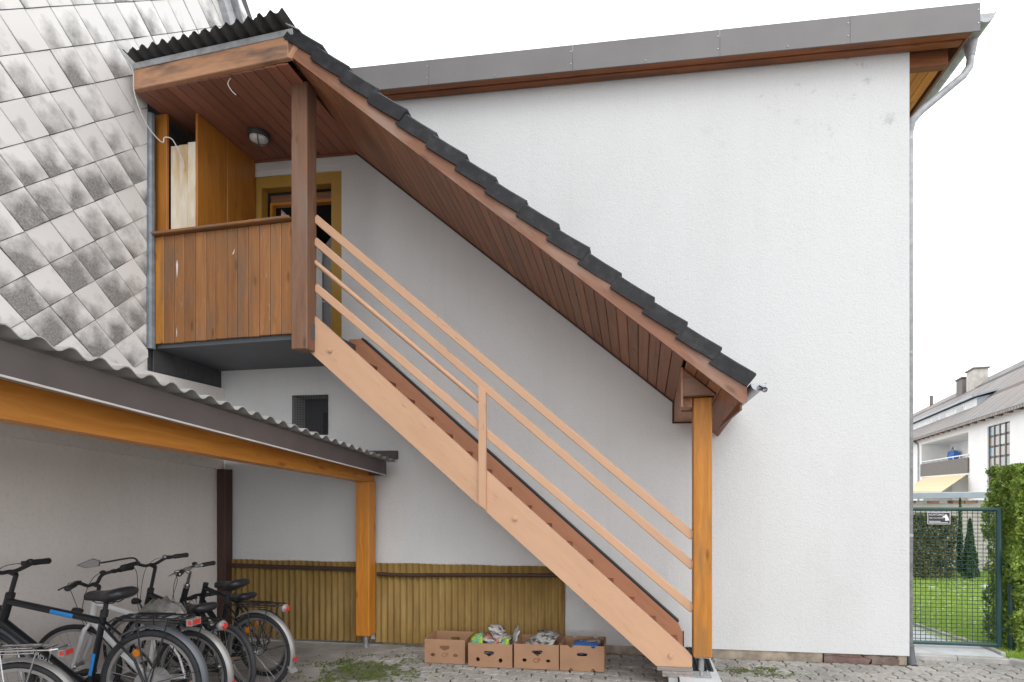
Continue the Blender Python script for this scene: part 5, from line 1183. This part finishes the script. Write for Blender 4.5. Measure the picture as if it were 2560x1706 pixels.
def facade(x0, x1, z0, z1, holes, mat):
    xs = sorted({x0, x1}|{h[0] for h in holes}|{h[1] for h in holes}); zs_ = sorted({z0, z1}|{h[2] for h in holes}|{h[3] for h in holes}); V = []; F = []
    for a, b in zip(xs, xs[1:]):
        for c, d in zip(zs_, zs_[1:]):
            if not any(h[0] < (a+b)/2 < h[1] and h[2] < (c+d)/2 < h[3] for h in holes): k = len(V); V += [(a, 0, c), (b, 0, c), (b, 0, d), (a, 0, d)]; F.append([k, k+1, k+2, k+3])
    for h in holes:
        D_ = -h[4]; c = [(h[0], h[2]), (h[1], h[2]), (h[1], h[3]), (h[0], h[3])]
        for p, q in zip(c, c[1:]+c[:1]): k = len(V); V += [(p[0], 0, p[1]), (p[0], D_, p[1]), (q[0], D_, q[1]), (q[0], 0, q[1])]; F.append([k, k+1, k+2, k+3])
        k = len(V); V += [(p[0], D_, p[1]) for p in c]; F.append([k, k+1, k+2, k+3])
    return mk('facade', V, F, mat, apt, M=FM, recalc=False)
facade(-14, 48, 0, 6.05, [(7.8, 18.5, 3.05, 5.40, 2.0), (7.8, 18.0, .2, 2.75, 2.0), (1.65, 4.68, .6, 5.40, .15)], 'farwall')
# stair window of coloured panes
rp = random.Random(4)
sw = fbox('stair_window', 1.66, 4.67, -.15, -.13, .61, 5.39, 'farpanel')
for i in range(4):
    for j in range(8):
        x0 = 1.66+i*.7525; z0 = .61+j*.5975
        fbox('pane', x0+.06, x0+.70, -.135, -.10, z0+.06, z0+.545, PANES[rp.choice((0, 1, 1, 5, 5, 2, 2, 3, 4))], sw, .005)
for i in range(5): fbox('glazing_bar', 1.62+i*.7525, 1.70+i*.7525, -.13, -.06, .6, 5.40, 'farpanel', sw)
# balcony
fbox('balcony_panel', 7.6, 18.45, .02, .10, 2.80, 3.78, 'farpanel'); fbox('slab_edge', 7.6, 18.45, -.01, .06, 2.68, 2.80, 'farwall'); fbox('balcony_rail', 7.6, 18.45, .02, .08, 3.93, 4.0, 'farwhite')
for k in range(9): fbox('rail_post', 7.9+k*1.28, 7.96+k*1.28, .03, .07, 3.75, 3.95, 'farwhite')
bw = fbox('balcony_window', 8.2, 10.6, -2.0, -1.93, 3.9, 5.2, 'farwhite'); fbox('pane', 8.4, 9.4, -1.94, -1.90, 4.05, 5.05, 'farglass', bw); fbox('pane', 9.5, 10.4, -1.94, -1.90, 4.05, 5.05, 'farglass', bw)
bd = fbox('balcony_door', 12.0, 13.6, -2.0, -1.94, 3.1, 5.1, 'farwhite'); fbox('pane', 12.2, 13.4, -1.95, -1.91, 3.6, 4.95, 'shutter', bd)
lw = fbox('lower_window', 8.0, 12.0, -1.98, -1.9, .3, 2.5, 'farglass')
for k in range(4): fbox('window_frame', 8.0+k*1.3, 8.1+k*1.3, -1.9, -1.85, .3, 2.5, 'farwhite', lw)
# awning
fmk('awning', [(7.9, .05, 2.72), (17.6, .05, 2.66), (16.3, 1.7, 1.62), (6.9, 1.7, 1.62), (7.9, .05, 2.69), (17.6, .05, 2.63), (16.3, 1.7, 1.59), (6.9, 1.7, 1.59)], [[0, 1, 2, 3], [4, 7, 6, 5], [0, 4, 5, 1], [1, 5, 6, 2], [2, 6, 7, 3], [3, 7, 4, 0]], 'awning')
for k in range(24): fbox('valance', 6.9+k*.392, 6.9+k*.392+.38, 1.70, 1.715, 1.42+.02*(k % 2), 1.62, 'awning')
# downpipe, roof
mb = MB(); mb.tube([(20.4, .15, 6.0), (20.0, .1, 5.7), (19.3, .06, 5.4), (19.2, .06, 5.0), (19.2, .06, .2)], .07, 8); mb.build('downpipe', 'zinc_dull', apt, M=FM)
rs = (11.0-5.85)/(5.5+.5)
zr = lambda y: 5.95+rs*(.5-y)
rf = fmk('roof', [(-14, .55, zr(.55)), (48, .55, zr(.55)), (48, -5.5, zr(-5.5)), (-14, -5.5, zr(-5.5)), (-14, .55, zr(.55)-.16), (48, .55, zr(.55)-.16), (48, -5.5, zr(-5.5)-.16), (-14, -5.5, zr(-5.5)-.16), (48, -11.5, 5.8), (-14, -11.5, 5.8)], [[0, 1, 2, 3], [4, 7, 6, 5], [0, 4, 5, 1], [1, 5, 6, 2], [3, 2, 8, 9], [0, 3, 7, 4]], 'fartile')
for k in range(40): fbox('rafter_end', -10+k*1.25, -9.85+k*1.25, -.05, .45, 5.78, 5.92, 'brown', rf)
# dormer band
dx0, dx1, dy, dz0, dz1 = 9.8, 40, -1.1, 6.85, 7.85
yb = .5-(dz1+.25-5.95)/rs
dm = fmk('dormer', [(dx0, dy, dz0), (dx1, dy, dz0), (dx1, dy, dz1), (dx0, dy, dz1), (dx0, yb, dz1+.2), (dx1, yb, dz1+.2), (dx0, dy-.3, dz0)], [[0, 1, 2, 3], [3, 2, 5, 4], [0, 3, 4, 6]], 'farwhite', rf)
fmk('dormer_cheek', [(dx0-.02, dy+.02, dz0), (dx0-.02, dy+.02, dz1), (dx0-.02, yb, dz1+.2)], [[0, 1, 2]], 'leadblue', dm)
fmk('dormer_roof', [(dx0-.25, dy+.35, dz1), (dx1, dy+.35, dz1), (dx1, yb-.4, dz1+.45), (dx0-.25, yb-.4, dz1+.45), (dx0-.25, dy+.35, dz1+.14), (dx1, dy+.35, dz1+.14), (dx1, yb-.4, dz1+.55), (dx0-.25, yb-.4, dz1+.55)], [[0, 3, 2, 1], [4, 5, 6, 7], [0, 1, 5, 4], [0, 4, 7, 3], [2, 3, 7, 6]], 'leadblue', dm)
for k in range(14):
    x0 = dx0+.35+k*2.0; w = fbox('dormer_window', x0, x0+1.7, dy-.05, dy+.03, dz0+.12, dz1-.12, 'farwhite', dm); fbox('pane', x0+.15, x0+1.55, dy+.031, dy+.045, dz0+.22, dz1-.2, 'farglass' if k in (1, 3, 4) else 'shutter', w)
for x0, x1, z1, m in ((20.6, 22.4, 11.75, 'gardenwall'), (23.4, 25.0, 11.5, 'farpanel')):
    ch = fbox('chimney', x0, x1, -5.3, -4.3, 9.6, z1, m, rf); fbox('chimney_cap', x0-.12, x1+.12, -5.4, -4.2, z1, z1+.12, 'farpanel', ch)
mb = MB(); mb.tube([(36.5, -5.3, 10.6), (36.5, -5.3, 12.0)], .18, 8); mb.build('vent_pipe', 'farpanel', rf, M=FM)
# things kept on the far balcony
bgm = thing('blue_bag', 'bright blue bag hanging on the far recessed balcony', 'bag', FM @ Vector((16.4, -1.6, 3.9)))
mb = MB(); mb.loft([[Vector((16.4+a*w, -1.6+b*.2*w, z)) for a, b in ((-1, -1), (1, -1), (1, 1), (-1, 1))] for w, z in ((.5, 4.05), (.8, 4.15), (.75, 4.6), (.55, 4.72))]); mb.build('bag', 'bluebag', bgm, M=FM)
mb = MB(); mb.tube([(16.1, -1.6, 4.7), (16.4, -1.6, 5.0), (16.7, -1.6, 4.7)], .03, 5); mb.build('handle', 'farpanel', bgm, M=FM)
